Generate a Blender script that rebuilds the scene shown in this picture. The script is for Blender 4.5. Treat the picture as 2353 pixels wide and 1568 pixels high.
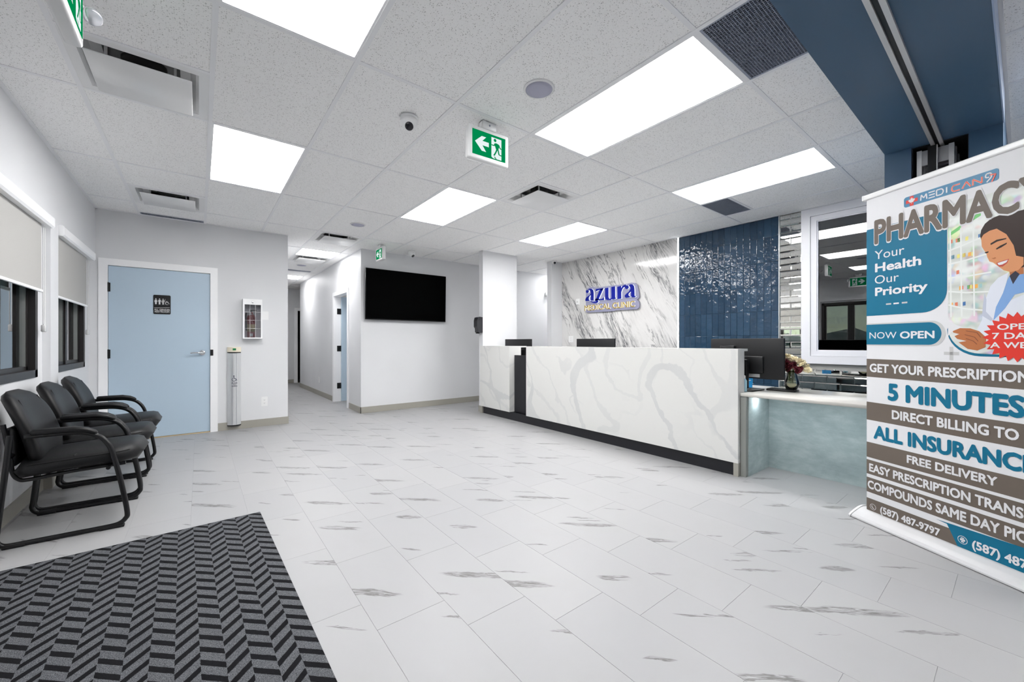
import bpy, bmesh, math, random
from mathutils import Vector, Matrix
for o in list(bpy.data.objects): bpy.data.objects.remove(o)
scene = bpy.context.scene
COL = scene.collection
R = math.radians
random.seed(7)

# ------------------------------------------------------------------ camera, world, exposure
cam_d = bpy.data.cameras.new('camera'); cam = bpy.data.objects.new('camera', cam_d); COL.objects.link(cam)
cam.location = (0, 0, 1.145); cam.rotation_euler = (R(90), 0, R(-38.0))
cam_d.sensor_width = 36; cam_d.lens = 36*920/2353; cam_d.shift_y = 3/2353; cam_d.clip_start = .02
scene.camera = cam
scene.view_settings.view_transform = 'Standard'; scene.view_settings.look = 'None'
scene.view_settings.gamma = 1; scene.view_settings.use_curve_mapping = False
scene.view_settings.exposure = 0.26
cy_ = scene.cycles; cy_.max_bounces = 8; cy_.diffuse_bounces = 5; cy_.glossy_bounces = 4; cy_.transmission_bounces = 4; cy_.transparent_max_bounces = 8
cy_.use_adaptive_sampling = True; cy_.adaptive_threshold = .12; cy_.adaptive_min_samples = 20; cy_.caustics_reflective = False; cy_.caustics_refractive = False
PANEL = 17.2            # emission of the ceiling light panels

def lin(r, g, b):
    f = lambda c: (c/255)/12.92 if c/255 <= .04045 else ((c/255+.055)/1.055)**2.4
    return (f(r), f(g), f(b), 1)

world = bpy.data.worlds.new('dusk'); scene.world = world; world.use_nodes = True
wn = world.node_tree; wn.nodes.clear()
def wnode(t): return wn.nodes.new(t)
wo = wnode('ShaderNodeOutputWorld'); wb = wnode('ShaderNodeBackground'); wr = wnode('ShaderNodeValToRGB')
wt = wnode('ShaderNodeTexCoord'); wsx = wnode('ShaderNodeSeparateXYZ')
wn.links.new(wt.outputs['Generated'], wsx.inputs[0]); wn.links.new(wsx.outputs['Z'], wr.inputs[0])
wn.links.new(wr.outputs[0], wb.inputs[0]); wn.links.new(wb.outputs[0], wo.inputs[0])
e = wr.color_ramp.elements
e[0].position = 0.0; e[0].color = (.95, .86, .55, 1)
e[1].position = .6; e[1].color = (.28, .40, .58, 1)
m = wr.color_ramp.elements.new(.16); m.color = (.62, .72, .78, 1)
wb.inputs['Strength'].default_value = 1.5

# ------------------------------------------------------------------ node materials
class NT:
    def __init__(s, name):
        s.m = bpy.data.materials.new(name); s.m.use_nodes = True; s.t = s.m.node_tree; s.t.nodes.clear()
        s.out = s.t.nodes.new('ShaderNodeOutputMaterial')
    def n(s, typ, props=None, **inp):
        nd = s.t.nodes.new(typ)
        for k, v in (props or {}).items(): setattr(nd, k, v)
        for k, v in inp.items():
            key = int(k[1:]) if k[0] == '_' and k[1:].isdigit() else k.replace('_', ' ')
            s.set(nd, key, v)
        return nd
    def set(s, nd, key, v):
        i = nd.inputs[key]
        if hasattr(v, 'is_output'): s.t.links.new(v, i)
        elif hasattr(v, 'outputs'): s.t.links.new(v.outputs[0], i)
        else: i.default_value = v
    def math(s, op, a, b=0.0, clamp=False):
        nd = s.n('ShaderNodeMath', {'operation': op, 'use_clamp': clamp}); s.set(nd, 0, a); s.set(nd, 1, b); return nd.outputs[0]
    def vmath(s, op, a, b=(0, 0, 0)):
        nd = s.n('ShaderNodeVectorMath', {'operation': op}); s.set(nd, 0, a); s.set(nd, 1, b)
        return nd.outputs['Value'] if op == 'DOT_PRODUCT' else nd.outputs[0]
    def ramp(s, fac, stops, interp='LINEAR'):
        nd = s.n('ShaderNodeValToRGB'); s.set(nd, 'Fac', fac); cr = nd.color_ramp; cr.interpolation = interp
        while len(cr.elements) < len(stops): cr.elements.new(.5)
        for el, (p, c) in zip(cr.elements, stops):
            el.position = p; el.color = c if len(c) == 4 else (*c, 1)
        return nd.outputs[0]
    def sm(s, v, lo, hi):
        nd = s.n('ShaderNodeMapRange', {'interpolation_type': 'SMOOTHSTEP'})
        s.set(nd, 0, v); s.set(nd, 1, lo); s.set(nd, 2, hi); return nd.outputs[0]
    def mix(s, f, a, b):
        nd = s.n('ShaderNodeMix', {'data_type': 'RGBA'}); s.set(nd, 0, f); s.set(nd, 6, a); s.set(nd, 7, b); return nd.outputs[2]
    def noise(s, vec, scale, detail=4, rough=.55, dist=0, dim='3D', w=None):
        nd = s.n('ShaderNodeTexNoise', {'noise_dimensions': dim}); s.set(nd, 'Vector', vec)
        s.set(nd, 'Scale', scale); s.set(nd, 'Detail', detail); s.set(nd, 'Roughness', rough); s.set(nd, 'Distortion', dist)
        if w is not None: s.set(nd, 'W', w)
        return nd.outputs[0]
    def obj(s): return s.n('ShaderNodeTexCoord').outputs['Object']
    def bsdf(s, color, rough=.5, metal=0, spec=.5, normal=None, **kw):
        b = s.n('ShaderNodeBsdfPrincipled'); s.set(b, 'Base Color', color); s.set(b, 'Roughness', rough); s.set(b, 'Metallic', metal)
        s.set(b, 'Specular IOR Level', spec)
        if normal is not None: s.set(b, 'Normal', normal)
        for k, v in kw.items(): s.set(b, k.replace('_', ' '), v)
        s.t.links.new(b.outputs[0], s.out.inputs[0]); return b
    def bump(s, h, strength=.2, dist=.002):
        nd = s.n('ShaderNodeBump'); s.set(nd, 'Height', h); s.set(nd, 'Strength', strength); s.set(nd, 'Distance', dist); return nd.outputs[0]

MATS = {}
def flat(name, color, rough=.5, metal=0, spec=.5, grain=0, gscale=300, **kw):
    if name in MATS: return MATS[name]
    t = NT(name); nrm = None
    c = color
    v = t.obj()
    if grain:
        nz = t.noise(v, gscale, 3); nrm = t.bump(nz, grain, .001)
    # faint tonal variation so that nothing is perfectly uniform
    nv = t.noise(v, 2.3, 0)
    f = t.n('ShaderNodeMapRange'); t.set(f, 0, nv); t.set(f, 3, .97); t.set(f, 4, 1.03)
    hs = t.n('ShaderNodeHueSaturation'); t.set(hs, 'Value', f.outputs[0]); t.set(hs, 'Color', c)
    t.bsdf(hs.outputs[0], rough, metal, spec, nrm, **kw); MATS[name] = t.m; return t.m
def emit(name, color, strength):
    if name in MATS: return MATS[name]
    t = NT(name); em = t.n('ShaderNodeEmission'); t.set(em, 0, color); t.set(em, 1, strength)
    t.t.links.new(em.outputs[0], t.out.inputs[0]); MATS[name] = t.m; return t.m

M_wall = flat('wall_paint', (.715, .72, .735, 1), .5, spec=.4)
M_white = flat('white_paint', (.93, .93, .94, 1), .35)
M_whitepl = flat('white_plastic', (.82, .82, .82, 1), .3)
M_base = flat('taupe_vinyl', lin(160, 157, 148), .45)
M_blue = flat('navy_paint', lin(66, 92, 118), .4, spec=.35)
M_door = flat('pale_blue_paint', lin(184, 203, 219), .38, spec=.4)
M_black = flat('black_plastic', (.006, .006, .007, 1), .35, spec=.35)
M_blackm = flat('black_metal', (.005, .005, .006, 1), .28, spec=.4)
M_dark = flat('dark_laminate', (.018, .018, .022, 1), .35, spec=.3)
M_screen = flat('screen_glass', (.0006, .0006, .0007, 1), .5, spec=.02)
M_monback = flat('monitor_back', (.012, .012, .0135, 1), .45, spec=.3)
M_chrome = flat('chrome', (.75, .75, .77, 1), .12, 1)
M_alu = flat('brushed_aluminium', (.72, .73, .74, 1), .36, .55)
M_alum2 = flat('satin_aluminium', (.62, .62, .62, 1), .4, .6)
M_tbar = flat('grid_white', (.86, .86, .875, 1), .4)
M_duct = flat('duct_dark', (.02, .02, .02, 1), .7)
M_grille = flat('grey_metal', lin(150, 156, 170), .45, .2)
M_grilleback = flat('grille_void', (.12, .13, .15, 1), .7)
M_green = emit('exit_green', lin(0, 158, 92), .62)
M_exitw = emit('exit_white', (.80, .90, .90, 1), .85)
M_lens = flat('lens', (.01, .01, .015, 1), .08)
M_spk = flat('speaker_cloth', lin(178, 178, 196), .7)
M_grout = flat('grout', (.31, .31, .32, 1), .7)
M_teal = flat('print_teal', lin(0, 104, 136), .45, spec=.3)
M_brown = flat('print_brown', lin(104, 94, 86), .45, spec=.3)
M_pwhite = flat('print_white', (.70, .70, .72, 1), .45, spec=.3)
M_orange = flat('print_orange', lin(228, 90, 62), .45)
M_red = flat('print_red', lin(214, 42, 24), .45)
M_pgrey = flat('print_grey', lin(190, 190, 190), .45)
M_logo = flat('print_logo_blue', lin(58, 122, 160), .45)
M_glow = emit('light_panel', (1, .995, .99, 1), PANEL)
M_led = emit('led_white', (.93, .96, 1, 1), 9)

def m_ceiling_tile():
    t = NT('mineral_fibre'); v = t.obj(); rnd = t.n('ShaderNodeObjectInfo').outputs['Random']
    off = t.n('ShaderNodeCombineXYZ'); t.set(off, 0, t.math('MULTIPLY', rnd, 37.)); t.set(off, 1, t.math('MULTIPLY', rnd, 91.))
    vv = t.vmath('ADD', v, off.outputs[0])
    nz = t.n('ShaderNodeTexNoise'); t.set(nz, 'Vector', vv); t.set(nz, 'Scale', 95.)
    wv = t.vmath('ADD', vv, t.vmath('MULTIPLY', t.vmath('SUBTRACT', nz.outputs['Color'], (.5, .5, .5)), (.014, .014, 0)))
    def dots(scale, keep, r0, r1):
        vo = t.n('ShaderNodeTexVoronoi', {'voronoi_dimensions': '2D'}); t.set(vo, 'Vector', wv); t.set(vo, 'Scale', scale)
        sp = t.n('ShaderNodeSeparateXYZ'); t.set(sp, 0, vo.outputs['Color'])
        rad = t.math('ADD', r0, t.math('MULTIPLY', sp.outputs[1], r1))
        d = t.sm(t.math('SUBTRACT', rad, vo.outputs['Distance']), -.03, .07)
        return t.math('MULTIPLY', d, t.math('LESS_THAN', sp.outputs[0], keep))
    big = dots(115., .36, .12, .22); small = dots(230., .36, .12, .18)
    dk = t.math('MAXIMUM', t.math('MULTIPLY', big, .52), t.math('MULTIPLY', small, .24))
    c = t.mix(dk, (.95, .945, .94, 1), (.22, .215, .21, 1))
    t.bsdf(c, .9, spec=.1); return t.m
M_ctile = m_ceiling_tile()

def m_floor():
    t = NT('marble_vinyl'); v = t.obj(); rnd = t.n('ShaderNodeObjectInfo').outputs['Random']
    along = t.vmath('DOT_PRODUCT', v, (.73, -.683, 0)); across = t.vmath('DOT_PRODUCT', v, (.683, .73, 0))
    rr = lambda k: t.math('FRACT', t.math('MULTIPLY', rnd, k))
    z = t.math('MULTIPLY', rnd, 53.)
    def cv(sa, sc, dz):
        cb = t.n('ShaderNodeCombineXYZ'); t.set(cb, 0, t.math('MULTIPLY', along, sa)); t.set(cb, 1, t.math('MULTIPLY', across, sc)); t.set(cb, 2, t.math('ADD', z, dz)); return cb.outputs[0]
    wob = t.math('MULTIPLY', t.math('SUBTRACT', t.noise(cv(9., 9., 5.), 1., 3), .5), .045)
    ac = t.math('ADD', across, wob)
    fine = t.noise(cv(7., 85., 0.), 1., 5, .6, .6)
    ridge = t.sm(t.math('SUBTRACT', 1., t.math('MULTIPLY', t.math('ABSOLUTE', t.math('SUBTRACT', fine, .5)), 11.), True), .05, .85)
    def streak(k1, k2, k3, k4, wid, lmin, lmax, on):
        c = t.math('MULTIPLY', t.math('SUBTRACT', rr(k1), .5), .46); o = t.math('MULTIPLY', t.math('SUBTRACT', rr(k2), .5), .26)
        L = t.math('ADD', lmin, t.math('MULTIPLY', rr(k3), lmax))
        p = t.math('POWER', t.math('ABSOLUTE', t.math('DIVIDE', t.math('SUBTRACT', along, o), L)), 2.)
        q = t.math('POWER', t.math('ABSOLUTE', t.math('DIVIDE', t.math('SUBTRACT', ac, c), wid)), 2.)
        e_ = t.sm(t.math('SUBTRACT', 1., t.math('ADD', p, q)), .0, .55)
        return t.math('MULTIPLY', e_, t.math('LESS_THAN', rr(k4), on))
    s1 = streak(13.7, 29.3, 71.1, 101.9, .027, .08, .18, .66); s2 = streak(47.3, 83.9, 19.7, 61.3, .011, .05, .10, .65); s3 = streak(7.9, 37.7, 53.3, 23.1, .007, .04, .07, .6)
    env = t.math('MAXIMUM', s1, t.math('MAXIMUM', s2, s3))
    f = t.math('ADD', t.math('MULTIPLY', t.math('MULTIPLY', env, ridge), .78), t.math('MULTIPLY', t.math('MULTIPLY', env, t.sm(fine, .45, .6)), .22), True)
    tone = t.mix(rnd, FLOOR_A, FLOOR_B)
    tone = t.mix(t.math('MULTIPLY', t.sm(t.noise(v, 3.5, 3), .5, .8), .25), tone, (.328, .324, .317, 1))
    c = t.mix(f, tone, (.105, .102, .096, 1))
    rough = .42
    t.bsdf(c, rough, spec=.42); return t.m
FLOOR_A = (.343, .343, .350, 1); FLOOR_B = (.361, .360, .364, 1)
M_floor = m_floor()

def m_marble():
    t = NT('grey_streak_marble'); v = t.obj()
    al = t.vmath('DOT_PRODUCT', v, (0, -.46, -.888)); ac = t.vmath('DOT_PRODUCT', v, (0, .888, -.46))
    ac2 = t.math('ADD', ac, t.math('MULTIPLY', t.math('SUBTRACT', t.noise(v, 1.3, 3), .5), .22))
    def cv(sa, sc, z):
        cb = t.n('ShaderNodeCombineXYZ'); t.set(cb, 0, t.math('MULTIPLY', al, sa)); t.set(cb, 1, t.math('MULTIPLY', ac2, sc)); t.set(cb, 2, z); return cb.outputs[0]
    mask = t.sm(t.noise(cv(.42, 2.3, 3.3), 1.5, 3, .5), .45, .60)          # bands where the veins gather
    def thin(sa, sc, z, k, det=6):
        n_ = t.noise(cv(sa, sc, z), 1.6, det, .62, .25)
        return t.sm(t.math('SUBTRACT', 1., t.math('MULTIPLY', t.math('ABSOLUTE', t.math('SUBTRACT', n_, .5)), k), True), .15, .8)
    l1 = thin(.75, 9., 1., 26.); l2 = thin(1.1, 17., 4.4, 16.); l3 = thin(.5, 3.4, 8.1, 46.)
    broad = t.math('MULTIPLY', t.sm(t.noise(cv(.55, 5.2, 7.7), 1.7, 6, .62, .3), .585, .64), t.math('ADD', .35, t.math('MULTIPLY', l2, .65)))
    f = t.math('MULTIPLY', t.math('MAXIMUM', t.math('MAXIMUM', t.math('MULTIPLY', l1, .85), t.math('MULTIPLY', l2, .45)), t.math('MULTIPLY', broad, 1.0)), t.math('ADD', mask, .05))
    f = t.math('MAXIMUM', f, t.math('MULTIPLY', l3, t.math('MULTIPLY', t.sm(t.noise(cv(.9, 2., 2.), 1.4, 2), .42, .56), .62)))
    base = t.mix(t.sm(t.noise(v, 1.1, 3), .4, .7), (.70, .69, .68, 1), (.63, .618, .605, 1))
    c = t.mix(t.math('MINIMUM', f, .92), base, (.075, .075, .088, 1))
    t.bsdf(c, .10, spec=.5); return t.m
M_marble = m_marble()

def m_quartz():
    t = NT('calacatta_quartz'); v = t.obj()
    al = t.vmath('DOT_PRODUCT', v, (.3, -.72, -.64)); ac = t.vmath('DOT_PRODUCT', v, (.3, .64, -.72))
    wob = t.math('MULTIPLY', t.math('SUBTRACT', t.noise(v, 2.6, 4), .5), .34)
    cb = t.n('ShaderNodeCombineXYZ'); t.set(cb, 0, t.math('MULTIPLY', al, .55)); t.set(cb, 1, t.math('ADD', ac, wob)); t.set(cb, 2, 2.35)
    n1 = t.noise(cb.outputs[0], 1.15, 1, .4)
    wid = t.math('ADD', 26., t.math('MULTIPLY', t.noise(v, 2.1, 2), 70.))
    vein = t.sm(t.math('SUBTRACT', 1., t.math('MULTIPLY', t.math('ABSOLUTE', t.math('SUBTRACT', n1, .5)), wid), True), .05, .35)
    n2 = t.noise(cb.outputs[0], 2.3, 2, .5)
    thin = t.math('MULTIPLY', t.sm(t.math('SUBTRACT', 1., t.math('MULTIPLY', t.math('ABSOLUTE', t.math('SUBTRACT', n2, .47)), 60.), True), .1, .6), t.sm(t.noise(v, .9, 2), .42, .6))
    n3 = t.noise(t.vmath('ADD', cb.outputs[0], (0, 0, 7.7)), 1.5, 1, .4)
    vein = t.math('MAXIMUM', vein, t.math('MULTIPLY', t.sm(t.math('SUBTRACT', 1., t.math('MULTIPLY', t.math('ABSOLUTE', t.math('SUBTRACT', n3, .52)), 60.), True), .05, .4), .55))
    f = t.math('MAXIMUM', t.math('MULTIPLY', vein, t.math('ADD', .45, t.math('MULTIPLY', t.noise(v, 4., 4), .7))), t.math('MULTIPLY', thin, .55))
    c = t.mix(f, (.70, .695, .675, 1), (.585, .59, .588, 1))
    t.bsdf(c, .22, spec=.45); return t.m
M_quartz = m_quartz()

def m_concrete():
    t = NT('concrete_laminate'); v = t.obj()
    a = t.noise(v, 2.2, 6, .65, .6); b = t.noise(t.vmath('MULTIPLY', v, (1, 1, 3.2)), 7., 6, .7)
    f = t.math('ADD', t.math('MULTIPLY', a, .6), t.math('MULTIPLY', b, .4))
    c = t.ramp(f, [(.36, lin(150, 164, 166)), (.50, lin(168, 182, 183)), (.60, lin(184, 196, 196)), (.70, lin(205, 213, 212))])
    t.bsdf(c, .5, spec=.35, normal=t.bump(b, .05, .001)); return t.m
M_conc = m_concrete()

def m_bluetile():
    t = NT('glazed_blue_tile'); v = t.obj(); rnd = t.n('ShaderNodeObjectInfo').outputs['Random']
    cb = t.n('ShaderNodeCombineXYZ'); t.set(cb, 0, t.math('MULTIPLY', rnd, 40.)); t.set(cb, 1, t.math('MULTIPLY', rnd, 17.))
    vv = t.vmath('ADD', v, cb.outputs[0])
    n1 = t.noise(vv, 13., 2, .45)
    f = t.math('ADD', t.math('MULTIPLY', rnd, .5), t.math('MULTIPLY', t.noise(vv, 9., 3), .5))
    c = t.ramp(f, [(.2, lin(36, 58, 80)), (.8, lin(48, 74, 98))])
    t.bsdf(c, .06, spec=.55, normal=t.bump(n1, .8, .011)); return t.m
M_btile = m_bluetile()

def m_mirror():
    t = NT('antique_mirror'); v = t.obj(); nz = t.noise(v, 60., 4)
    c = t.mix(t.sm(nz, .5, .75), (.80, .80, .77, 1), (.66, .65, .60, 1))
    t.bsdf(c, t.math('ADD', .015, t.math('MULTIPLY', t.sm(nz, .5, .8), .06)), 1.0); return t.m
M_mirror = m_mirror()

def m_mat():
    t = NT('herringbone_pile'); v = t.obj(); s = t.n('ShaderNodeSeparateXYZ'); t.set(s, 0, v); x, y = s.outputs[0], s.outputs[1]
    wv = t.math('MULTIPLY', t.math('SUBTRACT', t.noise(v, 60., 3), .5), .006)
    xw = t.math('ADD', x, wv)
    col = t.math('FLOOR', t.math('DIVIDE', xw, .0705)); odd = t.math('FLOORED_MODULO', col, 2.)
    sg = t.math('SUBTRACT', t.math('MULTIPLY', odd, 2.), 1.)
    ph = t.math('ADD', t.math('DIVIDE', t.math('ADD', t.math('ADD', y, wv), t.math('MULTIPLY', sg, t.math('SUBTRACT', x, t.math('MULTIPLY', t.math('ADD', col, .5), .0705)))), .080), t.math('MULTIPLY', odd, .55))
    fr = t.math('FRACT', ph)
    stripe = t.math('MULTIPLY', t.sm(fr, .0, .05), t.math('SUBTRACT', 1., t.sm(fr, .40, .45)))
    pile = t.noise(v, 420., 3, .7)
    g = t.ramp(pile, [(.34, lin(44, 45, 48)), (.52, lin(88, 90, 94)), (.68, lin(134, 136, 140))])
    c = t.mix(stripe, g, t.ramp(pile, [(.3, lin(16, 16, 18)), (.7, lin(30, 30, 33))]))
    h = t.math('SUBTRACT', t.math('MULTIPLY', pile, .6), t.math('MULTIPLY', stripe, .6))
    t.bsdf(c, .95, spec=.08, normal=t.bump(h, .7, .004)); return t.m
M_mat = m_mat()

def m_leather():
    t = NT('black_leather'); v = t.obj()
    vo = t.n('ShaderNodeTexVoronoi', {'feature': 'DISTANCE_TO_EDGE'}); t.set(vo, 'Vector', v); t.set(vo, 'Scale', 260.)
    h = t.math('ADD', t.sm(vo.outputs[0], 0., .12), t.math('MULTIPLY', t.noise(v, 9., 4), .8))
    t.bsdf((.0055, .0055, .0062, 1), .40, spec=.30, normal=t.bump(h, .22, .002)); return t.m
M_leather = m_leather()

def m_glass(name, refl, tint=(1, 1, 1, 1)):
    t = NT(name); g = t.n('ShaderNodeBsdfGlossy'); t.set(g, 'Roughness', 0.0); t.set(g, 'Color', (1, 1, 1, 1))
    tr = t.n('ShaderNodeBsdfTransparent'); t.set(tr, 'Color', tint)
    fr_ = t.n('ShaderNodeFresnel'); t.set(fr_, 'IOR', 1.5)
    f = t.math('MAXIMUM', t.math('MULTIPLY', fr_.outputs[0], 2.0), refl, True)
    mx = t.n('ShaderNodeMixShader'); t.set(mx, 0, f); t.t.links.new(tr.outputs[0], mx.inputs[1]); t.t.links.new(g.outputs[0], mx.inputs[2])
    t.t.links.new(mx.outputs[0], t.out.inputs[0]); return t.m
M_glass = m_glass('window_glass', .14, (.75, .85, .85, 1))
M_glass2 = m_glass('dark_window_glass', .15, (.5, .53, .55, 1))
M_glass3 = m_glass('cabinet_pane', .10, (.8, .8, .82, 1))
M_vase = m_glass('smoked_glass', .06, (.93, .93, .84, 1))
def m_fabric():
    t = NT('blind_fabric'); v = t.obj(); nz = t.noise(t.vmath('MULTIPLY', v, (1, 1, .25)), 700., 2)
    d = t.n('ShaderNodeBsdfPrincipled'); t.set(d, 'Base Color', t.mix(nz, (.40, .393, .377, 1), (.46, .452, .435, 1))); t.set(d, 'Roughness', .9)
    t.t.links.new(d.outputs[0], t.out.inputs[0]); return t.m
M_fabric = m_fabric()
def m_print_photo():
    # flat printed picture of blurred pharmacy shelves
    t = NT('print_blurred_shelves'); v = t.n('ShaderNodeTexCoord').outputs['Object']
    vo = t.n('ShaderNodeTexVoronoi', {'feature': 'SMOOTH_F1'}); t.set(vo, 'Vector', t.vmath('MULTIPLY', v, (1, 1, .8))); t.set(vo, 'Scale', 26.); t.set(vo, 'Smoothness', .6)
    hs = t.n('ShaderNodeHueSaturation'); t.set(hs, 'Saturation', .75); t.set(hs, 'Value', .85); t.set(hs, 'Color', vo.outputs['Color'])
    f = t.math('MULTIPLY', t.sm(t.noise(v, 9., 2), .50, .62), .55)
    base = t.ramp(t.noise(t.vmath('MULTIPLY', v, (.4, .4, 6)), 2., 2), [(.35, lin(190, 194, 188)), (.6, lin(226, 229, 226))])
    t.bsdf(t.mix(f, base, hs.outputs[0]), .45, spec=.3); return t.m
M_photo = m_print_photo()

# ------------------------------------------------------------------ mesh builder and object helpers
class MB:
    def __init__(s): s.v = []; s.f = []; s.sm = []
    def add(s, vs, fs, smooth=False):
        n = len(s.v); s.v += [tuple(p) for p in vs]; s.f += [tuple(i+n for i in f) for f in fs]; s.sm += [smooth]*len(fs); return s
    def box(s, x0, x1, y0, y1, z0, z1):
        x0, x1 = min(x0, x1), max(x0, x1); y0, y1 = min(y0, y1), max(y0, y1); z0, z1 = min(z0, z1), max(z0, z1)
        return s.add([(x0,y0,z0),(x1,y0,z0),(x1,y1,z0),(x0,y1,z0),(x0,y0,z1),(x1,y0,z1),(x1,y1,z1),(x0,y1,z1)],
              [(3,2,1,0),(4,5,6,7),(0,1,5,4),(1,2,6,5),(2,3,7,6),(3,0,4,7)])
    def rbox(s, x0, x1, y0, y1, z0, z1, b=.01, seg=2):
        bm = bmesh.new(); bmesh.ops.create_cube(bm, size=1)
        for v in bm.verts: v.co = ((x0+x1)/2+v.co.x*abs(x1-x0), (y0+y1)/2+v.co.y*abs(y1-y0), (z0+z1)/2+v.co.z*abs(z1-z0))
        bmesh.ops.bevel(bm, geom=list(bm.edges), offset=b, segments=seg, profile=.5, affect='EDGES')
        return s.bm(bm, True)
    def bm(s, bm, smooth=False):
        bm.verts.index_update(); s.add([v.co[:] for v in bm.verts], [[v.index for v in f.verts] for f in bm.faces], smooth); bm.free(); return s
    def prism(s, pts, fr, d0, d1):
        """polygon of (a,b) mapped by fr(a,b,depth) and extruded from d0 to d1"""
        n = len(pts); area = sum(pts[i][0]*pts[(i+1)%n][1]-pts[(i+1)%n][0]*pts[i][1] for i in range(n))
        if area < 0: pts = pts[::-1]
        vs = [fr(a, b, d0) for a, b in pts]+[fr(a, b, d1) for a, b in pts]
        fs = [tuple(range(n))[::-1], tuple(range(n, 2*n))]+[(i, (i+1)%n, (i+1)%n+n, i+n) for i in range(n)]
        return s.add(vs, fs)
    def sheet(s, pts, fr, d):
        return s.add([fr(a, b, d) for a, b in pts], [tuple(range(len(pts)))])
    def tube(s, path, r, n=10, closed=False, caps=True):
        P = [Vector(p) for p in path]; m_ = len(P); rings = []
        up = Vector((0, 0, 1))
        prev = None
        for i in range(m_):
            a = P[i-1] if (i > 0 or closed) else P[i]; b = P[(i+1) % m_] if (i < m_-1 or closed) else P[i]
            t = (b-a).normalized()
            if prev is None:
                x = t.cross(up); x = x.normalized() if x.length > 1e-4 else Vector((1, 0, 0))
            else:
                x = prev-t*prev.dot(t); x = x.normalized() if x.length > 1e-5 else prev
            prev = x; y = t.cross(x)
            rr = r[i] if isinstance(r, (list, tuple)) else r
            rings.append([P[i]+x*math.cos(2*math.pi*k/n)*rr+y*math.sin(2*math.pi*k/n)*rr for k in range(n)])
        vs = [p for rg in rings for p in rg]; fs = []
        for i in range(m_ if closed else m_-1):
            j = (i+1) % m_
            for k in range(n): fs.append((i*n+k, i*n+(k+1) % n, j*n+(k+1) % n, j*n+k))
        s.add(vs, fs, True)
        if caps and not closed:
            s.add(rings[0], [tuple(range(n))[::-1]]); s.add(rings[-1], [tuple(range(n))])
        return s
    def loft(s, rings, cap=True, smooth=True):
        n = len(rings[0]); vs = [p for r in rings for p in r]; fs = []
        for i in range(len(rings)-1):
            for k in range(n): fs.append((i*n+k, i*n+(k+1) % n, (i+1)*n+(k+1) % n, (i+1)*n+k))
        if cap: fs += [tuple(range(n))[::-1], tuple(range((len(rings)-1)*n, len(rings)*n))]
        return s.add(vs, fs, smooth)
    def lathe(s, prof, c=(0, 0, 0), axis=(0, 0, 1), n=24, smooth=True):
        """prof: list of (radius, height along axis)"""
        ax = Vector(axis).normalized(); q = Vector((0, 0, 1)).rotation_difference(ax); c = Vector(c)
        rings = [[c+q @ Vector((max(r, 1e-5)*math.cos(2*math.pi*k/n), max(r, 1e-5)*math.sin(2*math.pi*k/n), h)) for k in range(n)] for r, h in prof]
        return s.loft(rings, True, smooth)
    def mesh(s, name):
        me = bpy.data.meshes.new(name); me.from_pydata([tuple(p) for p in s.v], [], s.f); me.update()
        for p, k in zip(me.polygons, s.sm): p.use_smooth = k
        return me
    def build(s, name, mat, parent=None, kind=None):
        me = s.mesh(name); me.materials.append(mat)
        return link(name, me, parent, kind)
def wmat(o):
    return o.matrix_basis.copy() if o.parent is None else wmat(o.parent) @ o.matrix_parent_inverse @ o.matrix_basis
def link(name, data, parent=None, kind=None):
    o = bpy.data.objects.new(name, data); COL.objects.link(o)
    if parent is not None:
        o.parent = parent; o.matrix_parent_inverse = wmat(parent).inverted()
    if kind: o['kind'] = kind
    return o
def smooth_fix(o, ang=35):
    o.data.set_sharp_from_angle(angle=R(ang)); return o
def thing(name, label, cat, loc=(0, 0, 0), rz=0, group=None):
    o = bpy.data.objects.new(name, None); COL.objects.link(o); o.empty_display_size = .1
    o.location = loc; o.rotation_euler = (0, 0, rz); o['label'] = label; o['category'] = cat
    if group: o['group'] = group
    return o
def tag(o, label, cat, group=None):
    o['label'] = label; o['category'] = cat
    if group: o['group'] = group
    return o
def struct(name, label=None):
    o = bpy.data.objects.new(name, None); COL.objects.link(o); o['kind'] = 'structure'
    if label: o['label'] = label
    return o
def skind(o, label=None):
    o['kind'] = 'structure'
    if label: o['label'] = label
    return o
def dup(root, loc, rz=0, label=None):
    r = root.copy(); COL.objects.link(r); r.location = loc; r.rotation_euler = (0, 0, rz)
    if label: r['label'] = label
    for ch in list(root.children):
        c = ch.copy(); COL.objects.link(c); c.parent = r
        for g in list(ch.children):
            d = g.copy(); COL.objects.link(d); d.parent = c
    return r
_tc = {}
def text_poly(body, bold=0.0):
    """verts (x,y) and faces of a line of lettering, plus the cap height and bounds"""
    key = (body, bold)
    if key in _tc: return _tc[key]
    def mk(b):
        c = bpy.data.curves.new('lettering', 'FONT'); c.body = b; c.size = 1; c.offset = bold; c.resolution_u = 3
        o = bpy.data.objects.new('lettering', c); COL.objects.link(o)
        bpy.context.view_layer.update()
        dg = bpy.context.evaluated_depsgraph_get(); me = bpy.data.meshes.new_from_object(o.evaluated_get(dg))
        vs = [(v.co.x, v.co.y) for v in me.vertices]; fs = [tuple(p.vertices) for p in me.polygons]
        bpy.data.objects.remove(o); bpy.data.meshes.remove(me); bpy.data.curves.remove(c); return vs, fs
    vs, fs = mk(body); hv, _ = mk('H')
    cap = max(p[1] for p in hv)-min(p[1] for p in hv); b0 = min(p[1] for p in hv)
    _tc[key] = (vs, fs, cap, b0); return _tc[key]
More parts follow.
